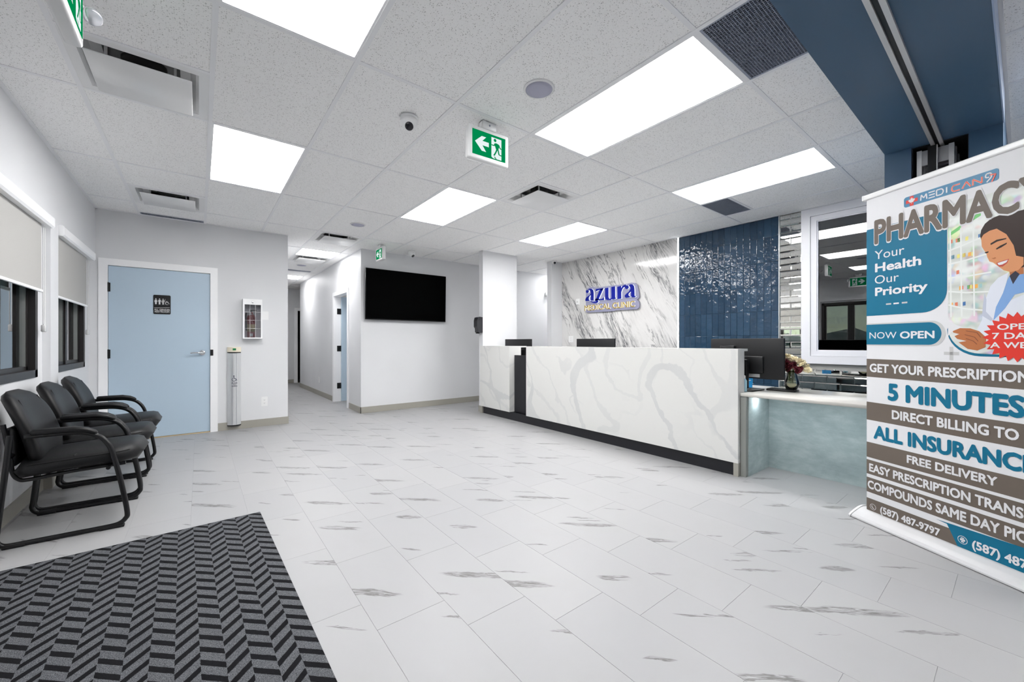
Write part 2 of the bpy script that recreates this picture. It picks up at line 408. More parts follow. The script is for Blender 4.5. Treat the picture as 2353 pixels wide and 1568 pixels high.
def text(mb, body, x0, x1, base, cap_top, fr, d, bold=0.0, depth=None, flip=False):
    """fits the line between x0 and x1 with baseline and cap height given; fr maps (a,b,depth) to a point"""
    vs, fs, cap, b0 = text_poly(body, 0 if depth is None else bold); xs = [p[0] for p in vs]; a0, a1 = min(xs), max(xs)
    sx = (x1-x0)/(a1-a0); sy = (cap_top-base)/cap
    P = [(x0+(x-a0)*sx, base+(y-b0)*sy) for x, y in vs]
    if bold and depth is None:      # heavier weight: the outline repeated in a ring of small shifts
        bx, by = bold*sx, bold*sy
        for k in range(8):
            ca_, sa_ = bx*math.cos(k*math.pi/4), by*math.sin(k*math.pi/4)
            cx0 = (x0+x1)/2; q = 1-2*bx/(x1-x0)
            mb.add([fr(cx0+(a-cx0)*q+ca_, b+sa_, d+k*1e-6) for a, b in P], fs)
    else: mb.add([fr(a, b, d) for a, b in P], fs)
    if depth is not None:
        edges = {}
        for f in fs:
            for i in range(len(f)):
                a, b = f[i], f[(i+1) % len(f)]; k = (min(a, b), max(a, b)); edges.setdefault(k, []).append((a, b))
        pts = [fr(a, b, d) for a, b in P]+[fr(a, b, depth) for a, b in P]; n = len(P)
        mb.add(pts, [(v[0][0], v[0][0]+n, v[0][1]+n, v[0][1]) for v in edges.values() if len(v) == 1])
    return mb
def arc(cx, cy, r, a0, a1, n=8):
    return [(cx+r*math.cos(R(a0+(a1-a0)*i/n)), cy+r*math.sin(R(a0+(a1-a0)*i/n))) for i in range(n+1)]
def rrect(x0, x1, y0, y1, r, n=5):
    return arc(x1-r, y1-r, r, 0, 90, n)+arc(x0+r, y1-r, r, 90, 180, n)+arc(x0+r, y0+r, r, 180, 270, n)+arc(x1-r, y0+r, r, 270, 360, n)
def smooth_path(pts, k=6):
    """Catmull-Rom through points"""
    P = [Vector(p) for p in pts]; out = []
    for i in range(len(P)-1):
        p0 = P[max(i-1, 0)]; p1 = P[i]; p2 = P[i+1]; p3 = P[min(i+2, len(P)-1)]
        for j in range(k):
            t = j/k; out.append(.5*((2*p1)+(p2-p0)*t+(2*p0-5*p1+4*p2-p3)*t*t+(3*p1-p0-3*p2+p3)*t**3))
    out.append(P[-1]); return out
def stroke(pts, w):
    """flat polyline of width w as quads in (a,b)"""
    out = []
    for (a, b), (c, d) in zip(pts, pts[1:]):
        L = math.hypot(c-a, d-b) or 1; nx, ny = -(d-b)/L*w/2, (c-a)/L*w/2
        out.append([(a+nx, b+ny), (a-nx, b-ny), (c-nx, d-ny), (c+nx, d+ny)])
    return out

# ------------------------------------------------------------------ the setting
CH = 2.647; ZT = 2.80
XL = -.963; XH = -.918; YR = 6.40; XR = 5.445
def clip(r, q):
    a, b, c, d = max(r[0], q[0]), min(r[1], q[1]), max(r[2], q[2]), min(r[3], q[3])
    return (a, b, c, d) if b-a > .0006 and d-c > .0006 else None
FREG = [(XL, .986, -2.6, YR), (.986, 2.05, -2.6, 12.7), (2.05, XR, -2.6, 6.57), (XR, 7., 5.52, 6.57), (2.05, 5., 6.57, 11.5), (2.05, 5., 11.5, 12.7)]
CREG = [(XH, .986, -2.6, YR), (.986, 2.05, -2.6, 12.7), (2.05, XR, -2.6, 6.57), (XR, 7., 5.52, 6.57), (2.17, 5., 6.69, 11.4), (2.05, 5., 11.5, 12.7)]

floor_o = MB()
for q in FREG: floor_o.box(q[0]-.02, q[1]+.02, q[2]-.02, q[3]+.02, -.06, -.0012)
floor_o = skind(floor_o.build('floor', M_grout), 'white marble-look tiled floor of the waiting area')
TW, TL, GAP = .2995, .606, .0011
ca, sa = math.cos(R(38)), math.sin(R(38))
def seen(x, y, z=0.0):
    w = x*sa+y*ca
    if w < .15: return 0
    u = 1176.5+920*(x*ca-y*sa)/w; v = 787+920*(1.145-z)/w
    return 1/(w**2.5) if -150 < u < 2500 and -150 < v < 1720 else 0
full = MB(); hw, hl = TW/2-GAP/2, TL/2-GAP/2
def tile_mesh(rects, z0=-.004, z1=0.0, bev=.0006):
    mb = MB()
    for a, b, c, d in rects:
        mb.add([(a,c,z0),(b,c,z0),(b,d,z0),(a,d,z0),(a,c,z1-bev),(b,c,z1-bev),(b,d,z1-bev),(a,d,z1-bev),(a+bev,c+bev,z1),(b-bev,c+bev,z1),(b-bev,d-bev,z1),(a+bev,d-bev,z1)],
               [(0,1,5,4),(1,2,6,5),(2,3,7,6),(3,0,4,7),(4,5,9,8),(5,6,10,9),(6,7,11,10),(7,4,8,11),(8,9,10,11)])
    return mb
fullm = tile_mesh([(-hw, hw, -hl, hl)]).mesh('floor_tile'); fullm.materials.append(M_floor)
tiles = []
for c in range(-6, 23):
    x0 = .557+c*TW; y00 = 1.584-.1975*c
    k0 = math.floor((-2.7-y00)/TL)
    for k in range(k0, k0+28):
        y0 = y00+k*TL; cx, cy = x0+TW/2, y0+TL/2
        nom = (x0+GAP/2, x0+TW-GAP/2, y0+GAP/2, y0+TL-GAP/2)
        pcs = [p for p in (clip(nom, q) for q in FREG) if p]
        if not pcs: continue
        ar = sum((b-a)*(d-c2) for a, b, c2, d in pcs)
        whole = abs(ar-(TW-GAP)*(TL-GAP)) < 1e-4
        if cx > 3.72 and cy > .7 and cy < 5.3: sc = 0
        elif cy < .25: sc = 0
        else: sc = seen(cx, cy)*ar
        tiles.append((sc, cx, cy, [(a-cx, b-cx, c2-cy, d-cy) for a, b, c2, d in pcs], whole))
tiles.sort(key=lambda t: -t[0])
rest = MB()
for n, (sc, cx, cy, pcs, whole) in enumerate(tiles):
    if n < 296 and sc > 0:
        if whole: me = fullm
        else:
            me = tile_mesh(pcs, bev=.0).mesh('floor_tile'); me.materials.append(M_floor)
        o = link('floor_tile', me, floor_o); o.location = (cx, cy, 0)
    else:
        t = tile_mesh(pcs, bev=.0); rest.add([(a+cx, b+cy, z) for a, b, z in t.v], t.f)
rest.build('floor_tile', M_floor, floor_o, 'stuff')

# ---- ceiling
ceil_o = MB()
for q in CREG: ceil_o.box(q[0]-.05, q[1]+.05, q[2]-.05, q[3]+.05, ZT, ZT+.06)
ceil_o = skind(ceil_o.build('ceiling', M_white), 'suspended ceiling of speckled white tiles')
GX = lambda i: .058+.61*i
GY = lambda j: .979+1.22*j
FIX = {}     # (col) -> list of (y0,y1,kind)
def fix(i, y0, y1, kind): FIX.setdefault(i, []).append((y0, y1, kind))
LIGHTS = [(0, 0), (0, 2), (3, 0), (3, 2), (6, 0), (6, 2)]
for i, j in LIGHTS: fix(i, GY(j), GY(j+1), 'light')
fix(6, GY(-2), GY(-1), 'light'); fix(6, GY(6), GY(7), 'light'); fix(2, 7.079, 7.689, 'light2'); fix(2, 10.129, 10.739, 'light2'); fix(10, 5.859, 6.469, 'light2')  # first two cells hold the added, unseen lights
fix(-1, 2.809, 3.419, 'diff'); fix(-1, 5.249, 5.859, 'diff'); fix(4, 2.809, 3.419, 'diff'); fix(2, 5.859, 6.469, 'diff'); fix(2, 7.689, 8.299, 'diff')
fix(3, .369, .979, 'grille'); fix(7, 1.894, 2.199, 'grille'); fix(-1, 6.265, 6.385, 'grille'); fix(2, 9.30, 9.46, 'grille')
ctm = MB().box(-.305+.004, .305-.004, -.61+.004, .61-.004, 0, .012).mesh('ceiling_tile'); ctm.materials.append(M_ctile)
splits = []
for i in range(-2, 12):
    for j in range(-3, 10):
        x0, x1, y0, y1 = GX(i), GX(i+1), GY(j), GY(j+1)
        segs = [(y0, y1)]
        for (a, b, k) in FIX.get(i, []):
            if a >= y0-.01 and b <= y1+.01:
                new = []
                for s0, s1 in segs:
                    if b <= s0 or a >= s1: new.append((s0, s1)); continue
                    if a-s0 > .02: new.append((s0, a)); splits.append((x0, x1, a))
                    if s1-b > .02: new.append((b, s1)); splits.append((x0, x1, b))
                segs = new
        for s0, s1 in segs:
            nom = (x0+.004, x1-.004, s0+.004, s1-.004)
            pcs = [p for p in (clip(nom, q) for q in CREG) if p]
            if not pcs: continue
            cx, cy = (x0+x1)/2, (s0+s1)/2
            whole = abs(sum((b-a)*(d-c) for a, b, c, d in pcs)-(.602*1.212)) < 1e-3
            if whole: me = ctm
            else:
                mb = MB()
                for a, b, c, d in pcs: mb.box(a-cx, b-cx, c-cy, d-cy, 0, .012)
                me = mb.mesh('ceiling_tile'); me.materials.append(M_ctile)
            o = link('ceiling_tile', me, ceil_o); o.location = (cx, cy, CH+.005)
def gbar(x0, x1, y0, y1, dz=0.0): MB().box(x0, x1, y0, y1, CH+dz, CH+.006+dz).build('grid_bar', M_tbar, ceil_o)
for q in CREG:
    for i in range(-2, 13):
        x = GX(i)
        if q[0]+.02 < x < q[1]-.02: gbar(x-.012, x+.012, q[2], q[3])
    for j in range(-3, 10):
        y = GY(j)
        if q[2]+.02 < y < q[3]-.02: gbar(q[0], q[1], y-.012, y+.012, .0010)
for x0, x1, y in splits:
    for q in CREG:
        if q[0] <= (x0+x1)/2 <= q[1] and q[2] < y < q[3]: gbar(max(x0, q[0])+.012, min(x1, q[1])-.012, y-.012, y+.012, .0010)
for (a, b, c, d) in [(XH, XH+.022, .6, YR), (XH, .986, YR-.02, YR), (2.05, 5.4, 6.55, 6.57), (XR-.045, XR-.023, .6, 5.4), (.6, 5.4, .058, .078), (2.028, 2.05, 6.57, 11.5)]:
    MB().box(a, b, c, d, CH-.0015, CH+.004).build('wall_angle', M_tbar, ceil_o)

# ---- left wall with its windows
WIN = [(4.95, 6.15), (3.30, 4.57), (1.0, 3.02)]
WZ0, WZ1 = .885, 2.085
w = MB(); w.box(-1.12, XL, -2.72, YR+.12, 0, WZ0); w.box(-1.12, XH, -2.72, YR+.12, 2.12, ZT); w.box(-1.12, XL, -2.72, YR+.12, WZ1, 2.12)
for a, b in [(6.15, YR+.12), (4.57, 4.95), (3.02, 3.30), (-2.72, 1.0)]: w.box(-1.12, XL, a, b, WZ0, WZ1)
for a, b in [(4.70, 4.92), (3.04, 3.26), (.55, .95)]: w.box(XL, XH, a, b, 0, 2.12)
skind(w.build('wall_left', M_wall), 'pale grey window wall behind the black chairs')
b = MB()
def bb(mb, x0, x1, y0, y1): mb.box(x0, x1, y0, y1, 0, .092); mb.box(x0+(.002 if x1-x0 > y1-y0 else .0), x1-.002, y0, y1, .092, .1)
for a, c in [(4.92, YR), (3.26, 4.70), (.95, 3.04)]: b.box(XL, XL+.009, a, c, 0, .1)
for a, c in [(4.70, 4.92), (3.04, 3.26)]: b.box(XH, XH+.009, a-.009, c+.009, 0, .1); b.box(XL, XH, a-.009, a, 0, .1); b.box(XL, XH, c, c+.009, 0, .1)
skind(b.build('baseboard_left', M_base))
M_frame = flat('black_window_frame', (.014, .012, .012, 1), .4)
M_sash_highlight = flat('sash_edge_highlight', (.30, .31, .30, 1), .35, .5)  # pale colour stands in for light caught on the sash edge
for n, (y0, y1) in enumerate(WIN, 1):
    ws = struct('window_%d' % n)
    f = MB(); x0, x1 = -1.06, XL+.006
    f.box(x0, x1, y0, y1, WZ0, WZ0+.055); f.box(x0, x1, y0, y1, WZ1-.055, WZ1)
    f.box(x0, x1, y0, y0+.055, WZ0, WZ1); f.box(x0, x1, y1-.055, y1, WZ0, WZ1)
    mid = 2.47 if n == 3 else (y0+y1)/2
    f.build('frame', M_frame, ws)
    MB().box(-1.05, -.985, mid-.03, mid+.03, WZ0+.05, WZ1-.05).build('mullion', M_frame, ws)
    for a, c in ((y0+.055, mid-.03), (mid+.03, y1-.055)):
        s = MB(); t_ = .028
        s.box(-1.035, -.995, a, c, WZ0+.055, WZ0+.055+t_); s.box(-1.035, -.995, a, c, WZ1-.055-t_, WZ1-.055)
        s.box(-1.035, -.995, a, a+t_, WZ0+.055, WZ1-.055); s.box(-1.035, -.995, c-t_, c, WZ0+.055, WZ1-.055)
        so = s.build('sash', M_frame, ws)
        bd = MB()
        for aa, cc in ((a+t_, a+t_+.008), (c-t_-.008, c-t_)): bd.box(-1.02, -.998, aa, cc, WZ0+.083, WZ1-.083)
        bd.build('lit_sash_strip', M_sash_highlight, so)  # strips painting the lit sash edge, not a separate part
        MB().box(-1.018, -1.012, a+t_-.004, c-t_+.004, WZ0+.055+t_-.004, WZ1-.055-t_+.004).build('pane', M_glass, ws)

# ---- restroom wall, hall, centre wall
w = MB(); w.box(-1.12, -.835, YR, YR+.12, 0, ZT); w.box(.132, .986, YR, YR+.12, 0, ZT); w.box(-.835, .132, YR, YR+.12, 2.04, ZT)
skind(w.build('wall_back', M_wall), 'pale grey wall around the blue restroom door')
w = MB(); w.box(.866, .986, YR+.12, 12.82, 0, ZT); skind(w.build('wall_hall_left', M_wall))
DY0, DY1 = 7.30, 8.18
w = MB(); w.box(2.05, 2.17, 6.57, DY0-.025, 0, ZT); w.box(2.05, 2.17, DY1+.025, 11.5, 0, ZT); w.box(2.05, 2.17, DY0-.025, DY1+.025, 2.045, ZT)
skind(w.build('wall_hall_right', M_wall), 'hallway wall with the open blue door')
w = MB(); w.box(2.17, 7.1, 6.57, 6.69, 0, ZT); skind(w.build('wall_center', M_wall), 'grey wall carrying the television')
w = MB(); w.box(2.17, 5.0, 11.4, 11.5, 0, ZT); w.box(5.0, 5.1, 6.69, 12.82, 0, ZT); skind(w.build('wall_room_side', M_wall))
w = MB(); w.box(.866, 2.18, 12.7, 12.82, 0, ZT); w.box(3.1, 5.0, 12.7, 12.82, 0, ZT); w.box(2.18, 3.1, 12.7, 12.82, 2.05, ZT)
skind(w.build('wall_hall_end', M_wall), 'far end wall of the hallway')
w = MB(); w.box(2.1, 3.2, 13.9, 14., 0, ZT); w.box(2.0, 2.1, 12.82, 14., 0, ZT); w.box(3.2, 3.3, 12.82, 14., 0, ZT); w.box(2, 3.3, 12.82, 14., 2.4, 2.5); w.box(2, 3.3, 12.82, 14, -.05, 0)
skind(w.build('wall_dark_room', flat('dark_room', (.02, .02, .022, 1), .8)))  # near-black colour on every face stands in for the unlit room
w = MB(); w.box(3.66, 4.37, 5.46, 5.57, 0, ZT); skind(w.build('wall_column', M_wall), 'white wall stub at the far end of the reception desk')
w = MB(); w.box(5.15, XR, 5.40, 5.52, 0, ZT); skind(w.build('wall_stub', M_wall), 'narrow grey wall return beside the marble wall')
w = MB(); w.box(7.0, 7.1, 5.4, 6.57, 0, ZT); w.box(XR+.12, 7., 5.40, 5.52, 0, ZT); skind(w.build('wall_passage', M_wall))
w = MB(); w.box(-1.12, 5.56, -2.72, -2.6, 0, ZT); skind(w.build('wall_front', M_wall))
wr_ = MB(); OY0, OY1, OZ0, OZ1 = .72, 1.50, .975, 2.60
wr_.box(XR, XR+.12, -2.6, OY0, 0, ZT); wr_.box(XR, XR+.12, OY1, 5.52, 0, ZT); wr_.box(XR, XR+.12, OY0, OY1, 0, OZ0); wr_.box(XR, XR+.12, OY0, OY1, OZ1, ZT)
wall_right = skind(wr_.build('wall_right', M_wall), 'reception back wall of marble, blue tile and mirror tile')
for nm, segs in (('baseboard_back', [(.19, .986, YR-.009, YR), (.986, .995, YR-.009, 12.7)]),
                 ('baseboard_center', [(2.041, 5.15, 6.561, 6.57), (2.041, 2.05, 6.561, DY0-.10)]),
                 ('baseboard_hall', [(2.041, 2.05, DY1+.10, 11.5), (.995, 2.1, 12.691, 12.7)]),
                 ('baseboard_column', [(3.651, 3.66, 5.451, 5.579), (3.66, 4.37, 5.57, 5.579), (5.141, 5.15, 5.391, 5.529)]),
                 ('baseboard_passage', [(5.15, 7., 6.561, 6.57)])):
    b = MB()
    for s in segs: b.box(*s, 0, .1)
    skind(b.build(nm, M_base))

# ---- restroom door
def casing(mb, a0, a1, top, w_, fr):
    for (p, q, r, s) in ((a0-w_, a0, 0, top+w_), (a1, a1+w_, 0, top+w_), (a0, a1, top, top+w_)):
        mb.prism([(p, r), (q, r), (q, s), (p, s)], fr, 0, .016)
d1 = struct('door_1', 'pale blue restroom door in a white casing')
frR = lambda a, b, d: (a, YR-d, b)
c = MB(); casing(c, -.816, .112, 2.022, .075, frR); c.build('casing', M_white, d1)
c = MB(); c.box(-.835, -.816, YR, YR+.10, 0, 2.04); c.box(.112, .132, YR, YR+.10, 0, 2.04); c.box(-.816, .112, YR, YR+.10, 2.022, 2.04); c.box(-.816, -.8, YR+.056, YR+.08, 0, 2.02); c.box(.1, .112, YR+.056, YR+.08, 0, 2.02)
c.build('jamb', M_white, d1)
ds = MB().box(-.8125, .1085, YR+.008, YR+.053, .012, 2.018).build('slab', M_door, d1)
MB().box(-.815, .111, YR-.004, YR+.07, .0, .008).build('threshold', flat('oak_threshold', lin(205, 180, 140), .5), d1)
for z in (1.773, 1.012, .25):
    h = MB(); h.box(-.835, -.800, YR-.0175, YR-.014, z-.05, z+.05) if False else None
    h.tube([(-.8145, YR-.008, z-.052), (-.8145, YR-.008, z+.052)], .009, 10); h.box(-.8145, -.797, YR+.001, YR+.009, z-.05, z+.05)
    h.build('hinge', M_black, d1)
lh = MB(); lh.lathe([(.033, 0), (.033, .006), (.027, .010), (.012, .012), (.012, .045)], (.030, YR+.008, 1.013), (0, -1, 0), 24)
lh.tube(smooth_path([(.030, YR-.036, 1.013), (.010, YR-.046, 1.013), (-.03, YR-.048, 1.015), (-.085, YR-.046, 1.011)], 5), [.010]*4+[.009]*5+[.008]*7, 10)
lh.build('lever_handle', M_chrome, d1)
st = MB(); st.rbox(.1115, .142, YR-.0215, YR-.010, .975, 1.052, .003); st.build('strike_plate', M_black, d1)
# restroom sign
rs = thing('restroom_sign', 'black restroom sign with white figures and wheelchair symbol on the blue door', 'sign', (-.353, YR+.006, 1.6))
SX0, SX1, SZ0, SZ1 = -.432, -.274, 1.484, 1.714
frS = lambda a, b, d: (a, YR+.008-d, b)
MB().prism(rrect(SX0, SX1, SZ0, SZ1, .012), frS, 0, .004).build('plate', M_black, rs)
sw = lambda x, y: (SX0+(x-340)/(1365-340)*(SX1-SX0), SZ1-((y-215)-(x-340)*.045)/(1355-215)*(SZ1-SZ0))
pk = MB(); D = .0046
def P_(pts): pk.sheet([sw(*p) for p in pts][::-1], frS, D)
def C_(cx, cy, r): 
    a, b_ = sw(cx, cy); rr = r*(SX1-SX0)/1025; pk.sheet([(a+rr*math.cos(t*.524), b_+rr*math.sin(t*.524)) for t in range(12)], frS, D)
for cx, kind in ((490, 'w'), (705, 'm'), (915, 'b')):
    dy = (cx-490)*.05
    C_(cx, 455+dy, 38)
    if kind == 'w': P_([(cx-30,500+dy),(cx+30,500+dy),(cx+65,640+dy),(cx+85,600+dy) if 0 else (cx+75,660+dy),(cx-75,660+dy)]); P_([(cx-50,660+dy),(cx+50,660+dy),(cx+45,780+dy),(cx-45,780+dy)])
    else: P_([(cx-60,505+dy),(cx+60,505+dy),(cx+50,640+dy),(cx+45,785+dy),(cx-45,785+dy),(cx-50,640+dy)])
    for sg in ((-1, 1) if kind != 'b' else (-1, 1)):
        P_([(cx+sg*45,508+dy),(cx+sg*62,505+dy),(cx+sg*(95 if kind != 'm' else 85),610+dy),(cx+sg*(78 if kind != 'm' else 68),630+dy)])
    if kind == 'b': P_([(cx,505+dy),(cx-55,505+dy),(cx-85,660+dy),(cx-10,660+dy)])
P_([(1035, 465), (1048, 465), (1040, 800), (1027, 800)])
ring = [sw(1150+88*math.cos(t*.3142+.9), 725+88*math.sin(t*.3142+.9)) for t in range(18)]
for q in stroke(ring, .0035): pk.sheet(q, frS, D)
C_(1135, 608, 24)
for q in stroke([sw(1135, 630), sw(1140, 690), sw(1225, 690), sw(1255, 765), sw(1300, 765)], .0036): pk.sheet(q, frS, D)
P_([(390, 985), (1305, 985), (1305, 1005), (390, 1005)])
pk.build('pictogram', M_pwhite, rs)
tx = MB(); z = sw(400, 1135)[1]; text(tx, 'ALL GENDER', SX0+.007, SX1-.006, z-.001, z+.0175, frS, D, .02); z = sw(400, 1245)[1]; text(tx, 'RESTROOM', SX0+.013, SX1-.012, z-.003, z+.0155, frS, D, .02)
tx.build('lettering', M_pwhite, rs)

# ---- hallway door, standing open
d2 = struct('door_2', 'pale blue hallway door standing open')
frH = lambda a, b, d: (2.05-d, a, b)
c = MB(); casing(c, DY0, DY1, 2.025, .075, frH); c.build('casing', M_white, d2)
c = MB(); c.box(2.05, 2.17, DY0-.025, DY0, 0, 2.045); c.box(2.05, 2.17, DY1, DY1+.025, 0, 2.045); c.box(2.05, 2.17, DY0, DY1, 2.025, 2.045)
c.build('jamb', M_white, d2)
MB().box(2.172, 3.04, DY1-.05, DY1-.006, .01, 2.02).build('slab', M_door, d2)
for z in (1.742, 1.024, .305):
    h = MB(); h.box(2.10, 2.168, DY1-.004, DY1+.001, z-.055, z+.055); h.tube([(2.168, DY1-.004, z-.055), (2.168, DY1-.004, z+.055)], .008, 8); h.build('hinge', M_black, d2)
d3 = struct('door_3', 'white cased doorway to a dark room at the hallway end')
frE = lambda a, b, d: (a, 12.7-d, b)
c = MB(); casing(c, 2.2, 3.08, 2.04, .08, frE); c.box(2.18, 2.2, 12.7, 12.8, 0, 2.05); c.build('casing', M_white, d3)

# ---- blue bulkhead with the track of the folding grille
SZ = 2.45; BY0, BY1 = .078, .599; JX = 3.755
w = MB(); w.box(-.918, JX, BY0, BY1, SZ, ZT); w.box(JX, XR, .467, BY1, 0, ZT); w.box(JX, XR, BY0, .213, 0, ZT); w.box(4.45, XR, .213, .467, 0, ZT); w.box(JX, 4.45, .213, .467, SZ, ZT)
bulk = skind(w.build('wall_bulkhead', M_blue), 'navy blue bulkhead and jamb above the pharmacy banner')
w = MB(); w.box(JX+.03, 4.445, .2135, .2175, 0, SZ-.001); w.box(JX+.03, 4.445, .4625, .4665, 0, SZ-.001); w.box(4.44, 4.449, .2175, .4625, 0, SZ-.001); w.box(JX+.03, 4.44, .2175, .4625, SZ-.006, SZ-.001)
w.build('pocket_lining', flat('pocket_black', (.006, .006, .007, 1), .7), bulk)
t1 = struct('trim_1', 'aluminium ceiling track with a dark slot')
MB().box(-.9, JX+.3, .322, .340, SZ-.016, SZ).build('rail', M_alum2, t1); MB().box(-.9, JX+.3, .360, .378, SZ-.016, SZ).build('rail', M_alum2, t1)
MB().box(-.9, JX+.3, .340, .360, SZ-.004, SZ).build('slot', M_black, t1)
MB().box(-.9, JX, BY0-.006, BY0-.0005, SZ-.004, CH-.03).build('corner_bead', flat('bead_blue', lin(150, 170, 200), .4), bulk)

# ------------------------------------------------------------------ cladding of the reception wall
# marble, LED strip, blue tiles, mirror tiles, framed window
for nm, (y0, y1, z0, z1) in (('marble_panel', (3.075, 5.398, 0.0, CH)),):
    MB().box(XR-.025, XR, y0, y1, z0, z1).build(nm, M_marble, wall_right)
led = thing('led_strip', 'glowing white vertical LED strip between marble and blue tile', 'light', (XR-.02, 3.06, 0))
MB().box(XR-.024, XR, 3.050, 3.0735, .0, CH).build('profile', M_alu, led)
MB().box(XR-.028, XR-.0245, 3.055, 3.069, .3, CH-.003).build('diffuser', M_led, led)
BW, BH = .0780, .297
bt = MB(); a_, b_ = BW/2-.0012, BH/2-.0012; dz = .003
def bevel_tile(a, b, t, bev):
    mb = MB()
    mb.add([(0,-a,-b),(0,a,-b),(0,a,b),(0,-a,b),(-t+.002,-a,-b),(-t+.002,a,-b),(-t+.002,a,b),(-t+.002,-a,b),(-t,-a+bev,-b+bev),(-t,a-bev,-b+bev),(-t,a-bev,b-bev),(-t,-a+bev,b-bev)],
       [(0,4,5,1),(1,5,6,2),(2,6,7,3),(3,7,4,0),(4,8,9,5),(5,9,10,6),(6,10,11,7),(7,11,8,4),(8,11,10,9)])
    return mb
MB().box(XR-.006, XR, 1.80, 3.049, 0, CH).build('tile_backing', flat('tile_grout_blue', lin(70, 92, 112), .6), wall_right)
cache = {}
def put_tile(name, y0, y1, z0, z1, x, t, bev, mat):
    key = (name, round(y1-y0, 4), round(z1-z0, 4))
    if key not in cache:
        me = bevel_tile((y1-y0)/2, (z1-z0)/2, t, bev).mesh(name); me.materials.append(mat); cache[key] = me
    o = link(name, cache[key], wall_right); o.location = (x, (y0+y1)/2, (z0+z1)/2); return o
for c in range(16):
    for r in range(-5, 4):
        y1 = 3.049-c*BW; y0 = y1-BW; z0 = 1.821+BH*r; z1 = min(z0+BH, CH)
        if z1-z0 < .02 or z1 < .5: continue
        o = put_tile('blue_tile', y0+.0012, y1-.0012, z0+.0012, z1-.0012, XR-.006+random.uniform(-.0008, .0008), .009, .004, M_btile)
        o.rotation_euler = (0, random.uniform(-.006, .006), random.uniform(-.012, .012))
MB().box(XR-.018, XR, 1.791, 1.7995, 0, CH).build('edge_trim', M_alu, wall_right)
tb_ = MB(); tb_.box(XR-.005, XR, .60, 1.79, .3, .95); tb_.box(XR-.005, XR, 1.53, 1.79, .95, CH); tb_.box(XR-.005, XR, .60, .69, .95, CH); tb_.build('tile_backing', flat('mirror_grout', (.35, .35, .33, 1), .6), wall_right)
MH, ML = .0755, .2315
WY0, WY1, WZa, WZb = .66, 1.569, .907, CH
r = -5
while True:
    z0 = .698+MH*r; z1 = z0+MH
    if z0 > CH-.01: break
    z1 = min(z1, CH); off = 1.566 if r % 2 == 0 else 1.4475
    for k in range(-2, 6):
        y1 = off+ML-ML*(k-1); y0 = y1-ML
        y1 = min(y1, 1.790); y0 = max(y0, .602)
        if z1 > WZa+.002 and z0 < WZb:
            if y1 > WY1 and y0 < WY1: y0 = WY1
            elif y0 >= WY0 and y1 <= WY1+1e-4: continue
            elif y0 < WY0 < y1: y1 = WY0
        if y1-y0 < .012: continue
        o = put_tile('mirror_tile', y0+.001, y1-.001, z0+.001, z1-.001, XR-.004, .008, .009, M_mirror)
        o.rotation_euler = (0, random.uniform(-.004, .004), random.uniform(-.006, .006))
    r += 1
w4 = struct('window_4', 'white framed interior window reflecting the room')
M_vinyl = flat('white_vinyl', (.80, .80, .84, 1), .3)
def frame(mb, x0, x1, y0, y1, z0, z1, w_):
    mb.box(x0, x1, y0, y1, z0, z0+w_); mb.box(x0, x1, y0, y1, z1-w_, z1); mb.box(x0, x1, y0, y0+w_, z0+w_, z1-w_); mb.box(x0, x1, y1-w_, y1, z0+w_, z1-w_)
f = MB(); frame(f, XR-.035, XR+.005, WY0, WY1, WZa, CH-.004, .085); f.build('outer_frame', M_vinyl, w4)
f = MB(); frame(f, XR-.022, XR+.03, WY0+.087, WY1-.087, WZa+.087, CH-.091, .055); f.build('sash', M_vinyl, w4)
f = MB(); frame(f, XR-.012, XR+.02, WY0+.142, WY1-.142, WZa+.142, CH-.146, .012); f.build('glazing_bead', M_vinyl, w4)
MB().box(XR+.002, XR+.008, WY0+.148, WY1-.148, WZa+.148, CH-.152).build('pane', M_glass2, w4)
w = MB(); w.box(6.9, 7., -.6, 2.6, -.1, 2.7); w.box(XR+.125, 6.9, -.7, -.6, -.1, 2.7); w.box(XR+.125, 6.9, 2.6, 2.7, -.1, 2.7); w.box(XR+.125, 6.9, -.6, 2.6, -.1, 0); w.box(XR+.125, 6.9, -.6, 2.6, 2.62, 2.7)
skind(w.build('wall_back_office', flat('unlit_office', (.05, .05, .055, 1), .8)))  # walls coloured dark so the space behind the glass looks unlit

